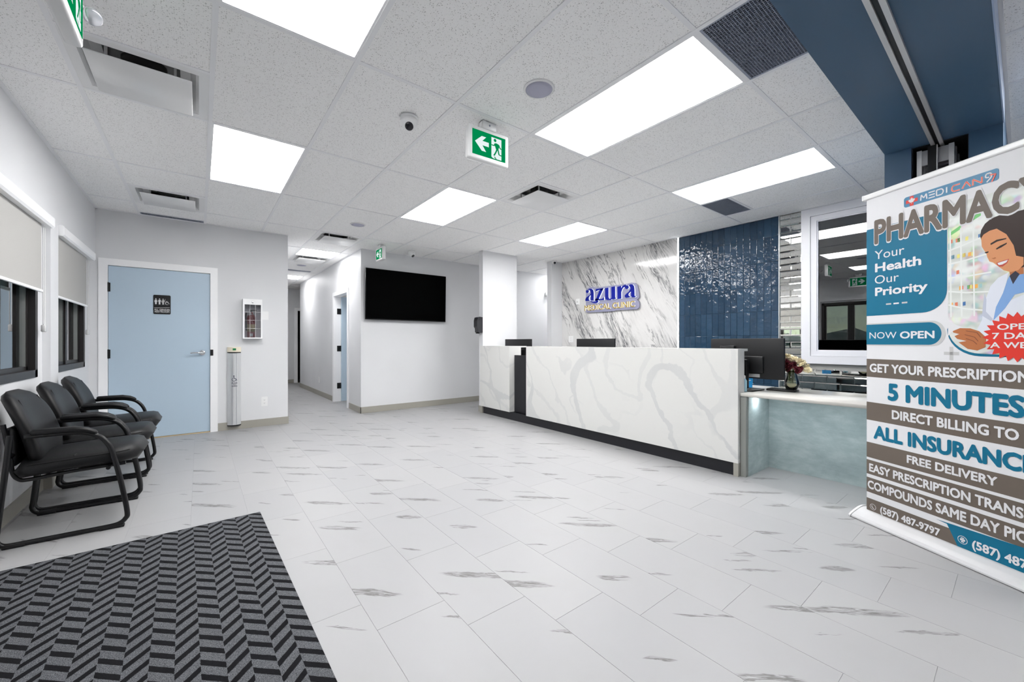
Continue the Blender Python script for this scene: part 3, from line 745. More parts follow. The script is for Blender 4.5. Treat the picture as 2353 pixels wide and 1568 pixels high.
# the lit wall sign
AZ = {'a': [[(4.684, 2.032), (4.686, 2.043), (4.694, 2.053), (4.705, 2.06), (4.719, 2.063), (4.733, 2.062), (4.744, 2.058), (4.752, 2.05), (4.755, 2.04), (4.752, 2.029), (4.744, 2.019), (4.733, 2.012), (4.719, 2.009), (4.705, 2.01), (4.694, 2.014), (4.686, 2.022)], [(4.697, 2.071), (4.67, 2.082), (4.624, 2.074), (4.587, 2.049), (4.575, 2.002), (4.575, 1.867), (4.64, 1.87), (4.64, 2.001), (4.649, 2.041), (4.668, 2.057), (4.692, 2.05)], [(4.637, 2.004), (4.66, 1.973), (4.702, 1.952), (4.749, 1.929), (4.765, 1.902), (4.763, 1.871), (4.697, 1.868), (4.64, 1.87), (4.674, 1.88), (4.686, 1.899), (4.684, 1.927), (4.665, 1.953), (4.637, 1.967)], [(4.66, 1.866), (4.624, 1.841), (4.569, 1.819), (4.515, 1.815), (4.48, 1.827), (4.469, 1.849), (4.506, 1.849), (4.542, 1.843), (4.587, 1.848), (4.624, 1.86)], [(4.477, 1.867), (4.48, 1.878), (4.487, 1.887), (4.498, 1.894), (4.511, 1.897), (4.524, 1.896), (4.535, 1.891), (4.542, 1.883), (4.545, 1.873), (4.542, 1.863), (4.535, 1.853), (4.524, 1.847), (4.511, 1.844), (4.498, 1.845), (4.487, 1.849), (4.48, 1.857)]], 'z': [[(4.531, 2.059), (4.36, 2.06), (4.388, 2.024), (4.453, 2.035), (4.502, 2.026), (4.529, 2.015)], [(4.445, 2.034), (4.36, 2.06), (4.464, 1.887), (4.48, 1.862), (4.538, 1.864)], [(4.48, 1.888), (4.427, 1.878), (4.384, 1.884), (4.356, 1.911), (4.351, 1.855), (4.469, 1.86)]], 'u': [[(4.33, 2.053), (4.258, 2.056), (4.258, 1.9), (4.246, 1.872), (4.224, 1.866), (4.199, 1.881), (4.199, 1.844), (4.239, 1.846), (4.285, 1.851), (4.319, 1.871), (4.329, 1.903)], [(4.201, 2.059), (4.124, 2.062), (4.122, 1.878), (4.103, 1.866), (4.128, 1.852), (4.169, 1.85), (4.199, 1.858)]], 'r': [[(4.081, 2.049), (4.005, 2.055), (4.002, 1.851), (4.072, 1.847)], [(4.007, 2.012), (3.984, 2.046), (3.948, 2.063), (3.91, 2.064), (3.917, 2.029), (3.956, 2.028), (3.983, 2.003), (4.0, 1.959)], [(3.86, 2.019), (3.863, 2.031), (3.871, 2.042), (3.882, 2.05), (3.897, 2.054), (3.911, 2.053), (3.923, 2.048), (3.931, 2.039), (3.934, 2.027), (3.931, 2.015), (3.923, 2.004), (3.911, 1.996), (3.897, 1.992), (3.882, 1.993), (3.871, 1.998), (3.863, 2.008)]], 'a_': [[(3.859, 2.051), (3.826, 2.062), (3.788, 2.053), (3.763, 2.025), (3.755, 1.973), (3.752, 1.871), (3.724, 1.863), (3.749, 1.848), (3.792, 1.851), (3.817, 1.869), (3.818, 1.966), (3.829, 2.013), (3.847, 2.035)], [(3.826, 1.996), (3.854, 1.95), (3.908, 1.919), (3.937, 1.894), (3.934, 1.869), (3.902, 1.853), (3.856, 1.854), (3.817, 1.864), (3.848, 1.874), (3.867, 1.895), (3.859, 1.922), (3.817, 1.946)]]}
BK = [(4.774, 2.064), (4.754, 2.091), (4.707, 2.107), (4.615, 2.11), (4.533, 2.085), (4.239, 2.087), (4.107, 2.083), (3.902, 2.081), (3.826, 2.091), (3.758, 2.075), (3.717, 2.039), (3.701, 1.967), (3.685, 1.883), (3.688, 1.846), (3.725, 1.812), (3.693, 1.786), (3.681, 1.738), (3.688, 1.688), (3.725, 1.662), (4.14, 1.671), (4.156, 1.663), (4.341, 1.661), (4.754, 1.67), (4.771, 1.698)]
sg = thing('clinic_sign', 'dimensional blue and gold lettering sign on a lavender backer, marble wall', 'sign', (5.40, 4.24, 1.85))
frW = lambda a, b, d: (XR-.025-d, a, b)
MB().prism(BK, frW, .015, .033).build('backer', flat('lavender_acrylic', lin(142, 142, 168), .35), sg)
for yy, zz in ((4.7, 1.75), (3.8, 1.75), (3.8, 2.02), (4.6, 2.03)): MB().lathe([(.008, 0), (.008, .015)], (XR-.025, yy, zz), (-1, 0, 0), 10).build('standoff', M_alu, sg)
M_side = emit('lit_edge', (.86, .93, 1, 1), 1.0); M_side2 = emit('lit_edge_warm', (1, .97, .85, 1), .9)
M_bface = flat('blue_acrylic', lin(0, 20, 140), .3, spec=.3); M_gold = flat('gold_face', lin(168, 142, 62), .35)
for key, polys in AZ.items():
    body = MB(); face = MB()
    for p in polys: body.prism(p, frW, .033, .055)
    for p in polys: face.prism(p, frW, .055, .058)
    lb = body.build('letter_body', M_side, sg); face.build('letter_face', M_bface, lb)
b2 = MB(); text(b2, 'MEDICAL CLINIC', 0, 1.035, 1.704, 1.795, lambda a, b, d: frW(4.790-a, b, d), .050, .016, depth=.033); b2.build('lettering_body', M_side2, sg)
b2 = MB(); text(b2, 'MEDICAL CLINIC', 0, 1.035, 1.704, 1.795, lambda a, b, d: frW(4.790-a, b, d), .0515, .016); b2.build('lettering_face', M_gold, sg)
def plate(name, label, cat, c, ax, wd, ht, slots=None, group=None):
    """wall plate; ax: 'x' faces -X, 'y' faces -Y, 'h' faces -X in the hall"""
    x, y, z = c; t = thing(name, label, cat, c, group=group)
    fr = (lambda a, b, d: (x-d, y+a, z+b)) if ax == 'x' else (lambda a, b, d: (x+a, y-d, z+b))
    MB().prism(rrect(-wd/2, wd/2, -ht/2, ht/2, .006, 3), fr, 0, .006).build('cover', M_whitepl, t)
    if slots == 'outlet':
        for s in (.021, -.021):
            m_ = MB(); m_.prism(rrect(-.017, .017, s-.014, s+.014, .006, 3), fr, .006, .0085); rc = m_.build('receptacle', M_whitepl, t)
            h = MB(); h.prism([(-.007, s-.004), (-.005, s-.004), (-.005, s+.005), (-.007, s+.005)], fr, .0085, .0089); h.prism([(.005, s-.004), (.007, s-.004), (.007, s+.005), (.005, s+.005)], fr, .0085, .0089); h.prism(rrect(-.002, .002, s-.010, s-.006, .0015, 2), fr, .0085, .0089); h.build('slot', M_black, rc)
    elif slots == 'switch':
        MB().prism(rrect(-.017, .017, -.033, .033, .003, 2), fr, .006, .010).build('rocker', M_whitepl, t)
    elif slots == 'thermo':
        MB().prism(rrect(-wd/2+.008, wd/2-.008, -ht/2+.008, ht/2-.008, .004, 2), fr, .006, .022).build('body', M_whitepl, t); MB().prism(rrect(-.012, .012, -.014, .010, .003, 2), fr, .022, .024).build('dial', M_pgrey, t)
    return t
plate('thermostat', 'small white control box on marble wall left of the lit sign', 'thermostat', (XR-.025, 4.99, 1.88), 'x', .075, .115, 'thermo')
plate('wall_outlet', 'white wall outlet on the marble just above the reception desk', 'outlet', (XR-.025, 5.16, 1.205), 'x', .115, .115, 'outlet')
plate('wall_outlet', 'white wall outlet low beside the push to open column', 'outlet', (.703, YR, .337), 'y', .075, .125, 'outlet')
plate('light_switch', 'faint white blank plate beside the extinguisher cabinet', 'switch', (.715, YR, 1.51), 'y', .072, .115)
plate('wall_outlet', 'white wall plate low on the hallway wall', 'outlet', (2.05, 9.42, .335), 'x', .075, .12, 'outlet')

# ------------------------------------------------------------------ ceiling fixtures
def light_panel(x, y, w_, l_, label, group='ceiling light panels'):
    t = thing('ceiling_light', label, 'light', (x, y, CH), group=group)
    f = MB(); i_ = .012
    for a, b, c, d in ((-w_/2, w_/2, -l_/2, -l_/2+i_), (-w_/2, w_/2, l_/2-i_, l_/2), (-w_/2, -w_/2+i_, -l_/2+i_, l_/2-i_), (w_/2-i_, w_/2, -l_/2+i_, l_/2-i_)):
        f.box(x+a, x+b, y+c, y+d, CH+.0016, CH+.03)
    f.build('frame', M_tbar, t)
    MB().box(x-w_/2+i_, x+w_/2-i_, y-l_/2+i_, y+l_/2-i_, CH+.006, CH+.012).build('diffuser', M_glow, t)
    MB().box(x-w_/2, x+w_/2, y-l_/2, y+l_/2, CH+.03, CH+.05).build('housing', M_white, t)
LL = {(0, 0): 'large light panel at the top of the view, nearest the windows', (0, 2): 'light panel in the ceiling facing the blue restroom door',
      (3, 0): 'large light panel between the round speaker and the square grille', (3, 2): 'light panel in the ceiling midway between exit sign and television',
      (6, 0): 'light panel over the reception desk beside the small dark grille', (6, 2): 'light panel over the far half of the reception desk'}
for i, j in LIGHTS: light_panel(GX(i)+.305, GY(j)+.61, .588, 1.198, LL[(i, j)])
light_panel(GX(6)+.305, GY(-2)+.61, .588, 1.198, 'added unseen ceiling panel on the pharmacy side', 'added pharmacy lights')  # added out of view to brighten the waiting area
light_panel(GX(6)+.305, GY(6)+.61, .588, 1.198, 'added unseen light panel in the room behind the television wall')  # added out of view so the open hallway door looks lit
light_panel(GX(2)+.305, 7.384, .588, .588, 'square light panel at the mouth of the hallway', 'hallway light panels')
light_panel(GX(2)+.305, 10.434, .588, .588, 'square light panel farthest down the hallway', 'hallway light panels')
light_panel(GX(10)+.305, 6.164, .588, .588, 'square light panel in the passage behind the marble wall', 'hallway light panels')

def diffuser(x, y, label):
    t = thing('air_diffuser', label, 'vent', (x, y, CH), group='square plaque air diffusers')
    z = CH+.0020; o, i_, u = .296, .226, .16
    def ringf(a, za, b, zb): 
        q = lambda s, zz: [(x-s, y-s, zz), (x+s, y-s, zz), (x+s, y+s, zz), (x-s, y+s, zz)]
        return q(a, za)+q(b, zb), [(0, 1, 5, 4), (1, 2, 6, 5), (2, 3, 7, 6), (3, 0, 4, 7)]
    f = MB(); f.add(*ringf(o, z, i_+.02, z)); f.add(*ringf(i_+.02, z, i_+.006, z+.012)); f.add(*ringf(i_+.006, z+.012, i_-.02, z+.055)); f.add(*ringf(i_-.02, z+.055, u, z+.065)); f.build('flange', M_whitepl, t)
    MB().lathe([(.10, 0), (.10, .03), (.08, .03)], (x, y, z+.066), (0, 0, 1), 24).build('duct', M_duct, t)
    MB().box(x-.17, x+.17, y-.17, y+.17, z+.10, z+.105).build('duct_cover', flat('duct_grey', (.30, .30, .29, 1), .6), t)
    MB().rbox(x-.215, x+.215, y-.215, y+.215, z-.034, z-.026, .003, 1).build('plaque', M_whitepl, t)
    for sx in (-1, 1):
        for sy in (-1, 1): MB().box(x+sx*.14-.006, x+sx*.14+.006, y+sy*.14-.006, y+sy*.14+.006, z-.027, z+.067).build('hanger', M_alum2, t)
for (i, y), lb in {(-1, 3.114): 'large square air diffuser at upper left beside the exit sign', (-1, 5.554): 'square air diffuser in the ceiling before the restroom wall',
                   (4, 3.114): 'square air diffuser in the mid ceiling, right of the exit sign', (2, 6.164): 'square air diffuser at the start of the hallway ceiling',
                   (2, 7.994): 'square air diffuser deep in the hallway behind the light panel'}.items(): diffuser(GX(i)+.305, y, lb)

def grille(x0, x1, y0, y1, label, pitch=.0127):
    t = thing('return_grille', label, 'vent', (( x0+x1)/2, (y0+y1)/2, CH), group='eggcrate return grilles')
    f = MB(); b = .014
    for a, c, d, e_ in ((x0, x1, y0, y0+b), (x0, x1, y1-b, y1), (x0, x0+b, y0+b, y1-b), (x1-b, x1, y0+b, y1-b)): f.box(a, c, d, e_, CH+.0016, CH+.016)
    f.build('frame', M_grille, t)
    g = MB(); n = int((x1-x0-2*b)/pitch)
    for k in range(1, n): xx = x0+b+k*(x1-x0-2*b)/n; g.box(xx-.0011, xx+.0011, y0+b, y1-b, CH+.002, CH+.014)
    n = int((y1-y0-2*b)/pitch)
    for k in range(1, n): yy = y0+b+k*(y1-y0-2*b)/n; g.box(x0+b, x1-b, yy-.0011, yy+.0011, CH+.0021, CH+.0139)
    g.build('lattice', M_grille, t)
    MB().box(x0, x1, y0, y1, CH+.045, CH+.05).build('plenum_back', M_grilleback, t)
grille(GX(3)+.010, GX(4)-.010, .379, .969, 'square dark eggcrate grille beside the blue bulkhead')
grille(GX(7)+.008, GX(8)-.008, 1.902, 2.191, 'small dark eggcrate grille above the blue tile wall')
grille(GX(-1)+.008, GX(0)-.008, 6.272, 6.380, 'narrow dark slot grille above the restroom door')
grille(GX(2)+.008, GX(3)-.008, 9.305, 9.455, 'narrow dark slot grille down the hallway ceiling')

def speaker(x, y, label):
    t = thing('ceiling_speaker', label, 'speaker', (x, y, CH), group='round ceiling speakers')
    MB().lathe([(.088, .006), (.093, .004), (.093, .001), (.086, -.003), (.079, -.003), (.078, .006)], (x, y, CH), (0, 0, 1), 40).build('rim', M_whitepl, t)
    MB().lathe([(.079, .003), (.079, -.0035), (.05, -.0045), (0, -.005)], (x, y, CH), (0, 0, 1), 40).build('grille', M_spk, t)
speaker(1.590, 1.775, 'round lavender ceiling speaker beside the large light panel')
speaker(1.597, 5.247, 'round ceiling speaker in the ceiling before the hallway')
speaker(1.573, 8.68, 'round ceiling speaker deep in the hallway')

def camera_dome(x, y, z, d, label, s=1.0, body=M_whitepl):
    t = thing('security_camera', label, 'camera', (x, y, z), group='security cameras'); d = Vector(d).normalized()
    MB().lathe([(.0, .0), (.060*s, 0), (.060*s, -.010*s), (.056*s, -.016*s), (.0, -.017*s)], (x, y, z), (0, 0, 1), 28).build('base', body, t)
    c = Vector((x, y, z-.045*s))
    hs = MB(); prof = [(.053*s, .032*s), (.053*s, .01*s), (.051*s, -.005*s), (.045*s, -.020*s), (.03*s, -.034*s), (.0, -.040*s)]
    hs.lathe(prof, c, (0, 0, 1), 28)
    hd = hs.build('shroud', body, t)
    MB().lathe([(.030*s, -.02*s), (.034*s, .030*s), (.032*s, .047*s), (.0, .048*s)], c, d, 24).build('ball', body, t)
    MB().lathe([(.0, .046*s), (.027*s, .046*s), (.027*s, .051*s), (.012*s, .053*s), (0, .053*s)], c, d, 24).build('lens', M_lens, t)
camera_dome(1.105, 2.53, CH, (-.35, -.8, -.75), 'white dome security camera left of the hanging exit sign')
camera_dome(2.76, 6.22, CH, (.25, -.6, -.75), 'white dome security camera above the television', 1.0)
camera_dome(5.15, 5.33, CH, (-.45, -.8, -.25), 'dark lensed security camera at the top of the grey wall stub', .8)

# ---- exit signs
def exit_face(mb_g, mb_w, fr, x0, x1, z0, z1, arrow=True):
    mb_g.prism([(x0, z0), (x1, z0), (x1, z1), (x0, z1)], fr, 0, .0015)
    X = lambda u: x0+(x1-x0)*u; Z = lambda v: z0+(z1-z0)*v; L = .0020
    def S(p): mb_w.sheet([(X(a), Z(b)) for a, b in p], fr, L)
    def G(p): mb_g.sheet([(X(a), Z(b)) for a, b in p], fr, .0028)
    if arrow: S([(.07, .52), (.27, .80), (.40, .80), (.29, .61), (.48, .61), (.48, .43), (.29, .43), (.40, .20), (.27, .20)])
    a0 = .56 if arrow else .34
    S([(a0, .90), (a0+.31, .90), (a0+.31, .04), (a0+.05, .04), (a0, .09)])
    k = lambda pts: [(a0+(p[0]-.56), p[1]) for p in pts]
    G([(a0+.11+.042*math.cos(t*.5236), .80+.068*math.sin(t*.5236)) for t in range(12)])
    G(k([(.64, .66), (.70, .70), (.78, .68), (.80, .60), (.77, .42), (.71, .40)]))          # trunk
    for q in ([(.70, .67), (.63, .57), (.56, .58)], [(.78, .66), (.81, .56), (.86, .50)], [(.73, .45), (.69, .30), (.635, .16)], [(.76, .45), (.785, .30), (.80, .24), (.92, .24)]):
        for s in stroke([k([p])[0] for p in q], .042): G(s)
    G(k([(.63, .12), (.67, .12), (.72, .04), (.68, .04)]))
def exit_sign(label, c, rz, lw=.33, lh=.215, th=.045, canopy=True, double=False):
    """hanging box; local +x runs along the face, face looks to local -y"""
    t = thing('exit_sign', label, 'exit sign', c, rz, group='green running figure exit signs')
    M0 = Matrix.Translation(c) @ Matrix.Rotation(rz, 4, 'Z')
    W = lambda p: tuple(M0 @ Vector(p))
    hb = MB(); hb.rbox(-lw/2, lw/2, -th/2, th/2, -lh, 0, .012, 3); hb.v = [W(p) for p in hb.v]; hb.build('housing', M_whitepl, t)
    if canopy:
        cb = MB(); cb.rbox(-.055, .055, -.03, .03, -.001, CH-c[2], .004, 1); cb.v = [W(p) for p in cb.v]; cb.build('canopy', M_whitepl, t)
        dt = MB(); dt.lathe([(.006, 0), (.006, .003), (0, .003)], W((0.0, -.03, (CH-c[2])/2)), W((0, -1, 0)) if False else (M0.to_3x3() @ Vector((0, -1, 0))), 10); dt.build('test_button', M_grille, t)
    for sd in ((-1, 1) if double else (-1,)):
        fr = (lambda a, b, d: W((a, -th/2-.0005-d, b))) if sd == -1 else (lambda a, b, d: W((-a, th/2+.0005+d, b)))
        g, w_ = MB(), MB(); exit_face(g, w_, fr, -lw/2+.03, lw/2-.03, -lh+.028, -.028)
        lg = g.build('legend', M_green, t); w_.build('pictogram', M_exitw, lg)
exit_sign('green exit sign with left arrow hanging in the middle of the ceiling', (1.562, 2.275, 2.597), R(-2.5), .325, .222, .05)
exit_sign('green exit sign hanging by the television corner', (2.20, 6.10, 2.60), R(-90), .30, .20, .05, True, True)
t = 'green exit sign with round lamp head at the top left corner'
exit_sign(t, (-.4025, 2.222, 2.575), R(90), .33, .225, .055)
es = bpy.data.objects['exit_sign.002']
MB().lathe([(.014, -.03), (.030, -.028), (.033, .0), (.031, .012), (.026, .016), (0, .018)], (-.352, 2.395, 2.505), (.25, -.75, -.6), 28).build('lamp_head', flat('lamp_glass', (.75, .75, .80, 1), .12, .6), es)
MB().tube([(-.41, 2.36, 2.53), (-.36, 2.40, 2.515)], .012, 10).build('lamp_arm', M_whitepl, es)
em = thing('emergency_light', 'small twin round emergency lamp high in the passage behind the wall stub', 'light', (6.15, 6.55, 2.2))
MB().rbox(6.06, 6.26, 6.53, 6.569, 2.16, 2.26, .01).build('housing', M_whitepl, em)
for s in (-.05, .06): MB().lathe([(.02, -.03), (.045, -.02), (.05, .02), (.04, .03), (0, .03)], (6.16+s, 6.47, 2.2), (-.4, -.8, -.3), 20).build('lamp_head', flat('lamp_glass', (.75, .75, .80, 1), .12, .6), em)

# ------------------------------------------------------------------ roller blinds
def blind(y0, y1, fy0, fy1, zb, label):
    t = thing('roller_blind', label, 'blind', (XH, (y0+y1)/2, 2.12), group='roller blinds on the left wall')
    xf, z0, z1 = -.888, 2.032, 2.119
    prof = [(XL+.001, z0+.006), (XL+.001, z1)]+[(xf-.006, z1)]+[(xf, z1-.006), (xf, z0+.018)]+[(xf-.004, z0+.005), (xf-.014, z0)]+[(xf-.02, z0+.001), (xf-.02, z0+.012)]
    prof = [(XL+.001, z0), (XL+.001, z1), (xf-.008, z1), (xf, z1-.010), (xf, z0+.014), (xf-.010, z0)]
    m_ = MB(); m_.prism(prof, lambda a, b, d: (a, d, b), y0+.006, y1-.006); m_.build('valance', M_white, t)
    for a, b in ((y0, y0+.006), (y1-.006, y1)):
        m_ = MB(); m_.prism([(p[0]+(.002 if p[0] > -.93 else 0), p[1]) for p in prof], lambda a_, b_, d: (a_, d, b_), a, b); m_.build('end_cap', M_white, t)
    MB().box(-.934, -.9325, fy0, fy1, zb+.02, z0).build('fabric', M_fabric, t)
    m_ = MB(); m_.prism(rrect(-.941, -.925, zb, zb+.022, .006, 3), lambda a, b, d: (a, d, b), fy0-.003, fy1+.003); m_.build('hem_bar', M_white, t)
    cz = 1.255; yc = fy1+.055
    for dy in (-.022, .022): MB().tube([(-.93, yc+dy, z0+.003), (-.93, yc+dy, cz+.04)]+[(-.93, yc+dy*math.cos(R(a)), cz+.04-.022*math.sin(R(a))) for a in (30, 60, 90)], .0022, 6).build('bead_chain', M_whitepl, t)
    MB().rbox(-.945, -.920, yc-.016, yc+.016, cz-.03, cz+.022, .005).build('chain_tensioner', flat('clear_plastic', (.72, .72, .72, 1), .15), t)
blind(4.935, 6.22, 4.95, 6.06, 1.515, 'grey roller blind half lowered at the window next to the restroom door')
blind(3.27, 4.66, 3.30, 4.54, 1.520, 'grey roller blind half lowered at the window nearest the photo edge')

# ------------------------------------------------------------------ waiting chairs
def sup(cx, hx, cz, hz, e_, n=28, fr=None, flat_bottom=1.0):
    out = []
    for k in range(n):
        a = 2*math.pi*k/n; c, s_ = math.cos(a), math.sin(a)
        u = cx+hx*math.copysign(abs(c)**(2/e_), c); v = cz+hz*math.copysign(abs(s_)**(2/e_), s_)
        out.append(fr(u, v))
    return out
def make_chair(label):
    t = thing('waiting_chair', label, 'chair', group='black waiting chairs along the window wall')
    for s in (-1, 1):
        y = s*.272
        leg = smooth_path([(-.218, y, .625), (-.232, y, .45), (-.262, y, .12), (-.268, y, .055), (-.245, y, .020), (-.20, y, .0145)], 5)
        leg += smooth_path([(.16, y, .0145), (.215, y, .020), (.248, y, .045), (.256, y, .09), (.228, y, .28), (.196, y, .44), (.172, y, .52), (.128, y, .578), (.06, y, .606), (-.02, y, .612), (-.165, y, .612)], 6)
        MB().tube(leg, .0135, 12).build('side_frame', M_blackm, t)
        pad = [(-.140, .024, .011), (-.130, .027, .016), (-.05, .028, .017), (.03, .028, .017), (.085, .026, .016), (.115, .022, .013), (.125, .014, .007)]
        zz = lambda x: .632-max(0, x-.02)**2*3.0
        rings = [sup(y, hw_, zz(x), hz_, 2.6, 18, lambda u, v, x=x: (x, u, v)) for x, hw_, hz_ in pad]
        MB().loft(rings).build('arm_pad', flat('pad_black', (.006, .006, .007, 1), .4, spec=.3), t)
        MB().rbox(.135, .245, y-.016, y+.016, .0, .017, .004).build('foot_glide', M_black, t)
        MB().rbox(-.245, -.16, y-.016, y+.016, .0, .016, .004).build('foot_glide', M_black, t)
        yr = s*.20
        rail = smooth_path([(.24, yr, .378), (.0, yr, .368), (-.16, yr, .352), (-.205, yr, .362), (-.228, yr, .41), (-.238, yr, .50), (-.262, yr, .68)], 6)
        MB().tube(rail, .011, 10).build('seat_rail', M_blackm, t)
    cb = MB()
    for (x, z) in ((.17, .372), (-.10, .356)): cb.tube([(x, -.262 if x > 0 else -.20, z), (x, .262 if x > 0 else .20, z)], .011, 10)
    cb.tube([(-.225, -.272, .50), (-.245, 0, .50), (-.225, .272, .50)], .011, 10)
    cb.build('cross_bar', M_blackm, t)
    # seat cushion lofted front to back
    S = []
    N = 18
    for i in range(N+1):
        q = i/N; x = -.225+.545*q
        hw_ = .245*(1-max(0, (q-.70)/.30)**2.6*.42)*(1-max(0, (.08-q)/.08)**2*.08)
        edge = min(q/.05, (1-q)/.07, 1.0); hz_ = .054*max(edge, .0)**.5+.002
        zc = .408+.028*q+(.006*math.sin(q*math.pi))
        if q > .86: zc -= (q-.86)**2*.6
        S.append(sup(0, hw_-(.02 if edge < .2 else 0), zc, hz_, 3.2, 32, lambda u, v, x=x: (x, u, v+(.010*(1-min(1, abs(u)/.22)**2) if v > .42 else 0))))
    seat = MB().loft(S).build('seat', M_leather, t)
    pipe = []
    for i in range(2, N-1):
        q = i/N; x = -.225+.545*q; hw_ = .245*(1-max(0, (q-.70)/.30)**2.6*.42)
        pipe.append((x, -hw_+.004, .408+.028*q+.030))
    MB().tube(pipe, .0032, 6).build('piping', M_leather, seat); MB().tube([(a, -b, c) for a, b, c in pipe], .0032, 6).build('piping', M_leather, seat)
    MB().tube(smooth_path([(.02, -.235, .466), (.03, -.10, .481), (.03, .10, .481), (.02, .235, .466)], 4), .0028, 6).build('seam', M_leather, seat)
    # back cushion lofted bottom to top
    B = []; N = 20
    for i in range(N+1):
        q = i/N; z = .395+.462*q
        hw_ = .238*(1-max(0, (q-.50)/.50)**3.4*.48)*(1-max(0, (.34-q)/.34)**2.0*.34)
        edge = min(q/.07, (1-q)/.09, 1.0); th = .040*max(edge, 0)**.5+.002
        xc = -.150-.135*q+.022*math.sin(q*math.pi*1.0)
        B.append(sup(xc, th, 0, max(hw_-(.03 if edge < .15 else 0), .03), 2.7, 32, lambda u, v, z=z: (u+.030*(abs(v)/.23)**2, v, z)))
    back = MB().loft(B).build('backrest', M_leather, t)
    def bx(q): return -.150-.135*q+.022*math.sin(q*math.pi)
    q = .52; MB().tube([(bx(q)+.040+.030*(abs(v)/.23)**2-.006, v, .395+.462*q-.02*(1-(v/.2)**2)) for v in [k*.018-.18 for k in range(21)]], .0028, 6).build('seam', M_leather, back)
    for s in (-1, 1):
        MB().tube([(bx(q_)+.036+.030*((.14+.02*q_)/.23)**2-.004, s*(.14+.02*math.sin(q_*3)), .395+.462*q_) for q_ in [.52+.02*k for k in range(20)]], .0024, 6).build('seam', M_leather, back)
    MB().rbox(-.262, -.215, -.19, .19, .43, .66, .02).build('back_shell', M_black, t)
    return t
CL = ['black leather waiting chair nearest the herringbone mat', 'black leather waiting chair in the middle of the row of three', 'black leather waiting chair nearest the blue restroom door']
ch = make_chair(CL[0]); ch.location = (-.604, 3.735, 0); ch.rotation_euler = (0, 0, R(-1.5))
dup(ch, (-.600, 4.352, 0), R(-.5), CL[1]); dup(ch, (-.598, 4.972, 0), R(.5), CL[2])

# ------------------------------------------------------------------ floor mat
mt = MB(); mt.rbox(-1.22, 0, -2.95, 0, 0, .009, .004, 2)
mo = mt.build('floor_mat', M_mat); mo.location = (.323, 3.158, .0003); mo.rotation_euler = (0, 0, R(1.4))
tag(mo, 'charcoal and black herringbone entrance mat on the white floor', 'mat')

# ------------------------------------------------------------------ television, dispenser, cabinet, door opener
tv = thing('television', 'large black flat television hung on the grey wall', 'television', (2.81, 6.5, 1.93))
TX0, TX1, TZ0, TZ1 = 2.092, 3.532, 1.513, 2.340; M3 = Matrix.Translation((2.81, 6.50, 1.513)) @ Matrix.Rotation(R(1.2), 4, 'X') @ Matrix.Translation((-2.81, -6.50, -1.513))
def bt_(mb): mb.v = [tuple(M3 @ Vector(p)) for p in mb.v]; return mb
bt_(MB().rbox(TX0, TX1, 6.482, 6.515, TZ0, TZ1, .004, 1)).build('cabinet', M_black, tv)
bt_(MB().box(TX0+.006, TX1-.006, 6.4800, 6.4825, TZ0+.016, TZ1-.006)).build('screen', M_screen, tv)
bt_(MB().rbox(TX0+.25, TX1-.25, 6.515, 6.545, TZ0+.05, TZ1-.25, .01, 1)).build('back_housing', M_black, tv)
MB().box(2.55, 3.07, 6.545, 6.569, 1.75, 2.05).build('wall_mount', M_blackm, tv)
di = thing('soap_dispenser', 'black wall mounted sanitizer dispenser on the column edge', 'dispenser', (3.60, 5.51, 1.3))
m_ = MB(); prof = [(3.659, 1.305), (3.659, 1.555), (3.60, 1.562), (3.566, 1.550), (3.552, 1.50), (3.552, 1.40), (3.572, 1.37), (3.575, 1.312), (3.60, 1.302)]
m_.prism(prof, lambda a, b, d: (a, d, b), 5.462, 5.565); m_.build('body', flat('charcoal_plastic', (.030, .030, .034, 1), .35), di)
MB().rbox(3.575, 3.595, 5.4595, 5.4645, 1.51, 1.535, .002, 1).build('window', M_lens, di)
MB().rbox(3.57, 3.62, 5.49, 5.54, 1.288, 1.306, .005).build('nozzle', M_black, di)

cb = thing('extinguisher_cabinet', 'white fire extinguisher cabinet with a gridded pane on the wall', 'cabinet', (.565, YR, 1.19))
x0, x1, z0, z1, yf = .452, .664, 1.193, 1.716, YR-.115
m_ = MB(); m_.box(x0, x1, YR-.006, YR, z0, z1); m_.box(x0, x0+.006, yf+.02, YR, z0, z1); m_.box(x1-.006, x1, yf+.02, YR, z0, z1); m_.box(x0, x1, yf+.02, YR, z0, z0+.006); m_.box(x0, x1, yf+.02, YR, z1-.006, z1); m_.build('body', M_white, cb)
m_ = MB(); m_.box(x0-.002, x1+.002, yf, yf+.02, z1-.073, z1); m_.box(x0-.002, x1+.002, yf, yf+.02, z0, z0+.016); m_.box(x0-.002, x0+.016, yf, yf+.02, z0+.016, z1-.073); m_.box(x1-.014, x1+.002, yf, yf+.02, z0+.016, z1-.073)
dr = m_.build('door', M_white, cb)
MB().lathe([(.011, 0), (.011, .006), (.007, .008), (0, .008)], ((x0+x1)/2, yf, z1-.04), (0, -1, 0), 16).build('lock', M_chrome, dr)
MB().box(x0+.014, x1-.012, yf+.008, yf+.011, z0+.014, z1-.071).build('pane', M_glass3, cb)
g = MB()
for k in (1, 2): xx = x0+.016+(x1-x0-.03)*k/3; g.box(xx-.0012, xx+.0012, yf+.006, yf+.0078, z0+.016, z1-.073)
for k in (1, 2, 3): zz = z0+.016+(z1-z0-.089)*k/4+.01; g.box(x0+.016, x1-.014, yf+.006, yf+.0078, zz-.0012, zz+.0012)
g.build('score_lines', M_white, cb)
fe = thing('fire_extinguisher', 'red fire extinguisher with a cream label inside the cabinet', 'extinguisher', (.545, YR-.058, 1.2))
ex, ey = .545, YR-.055
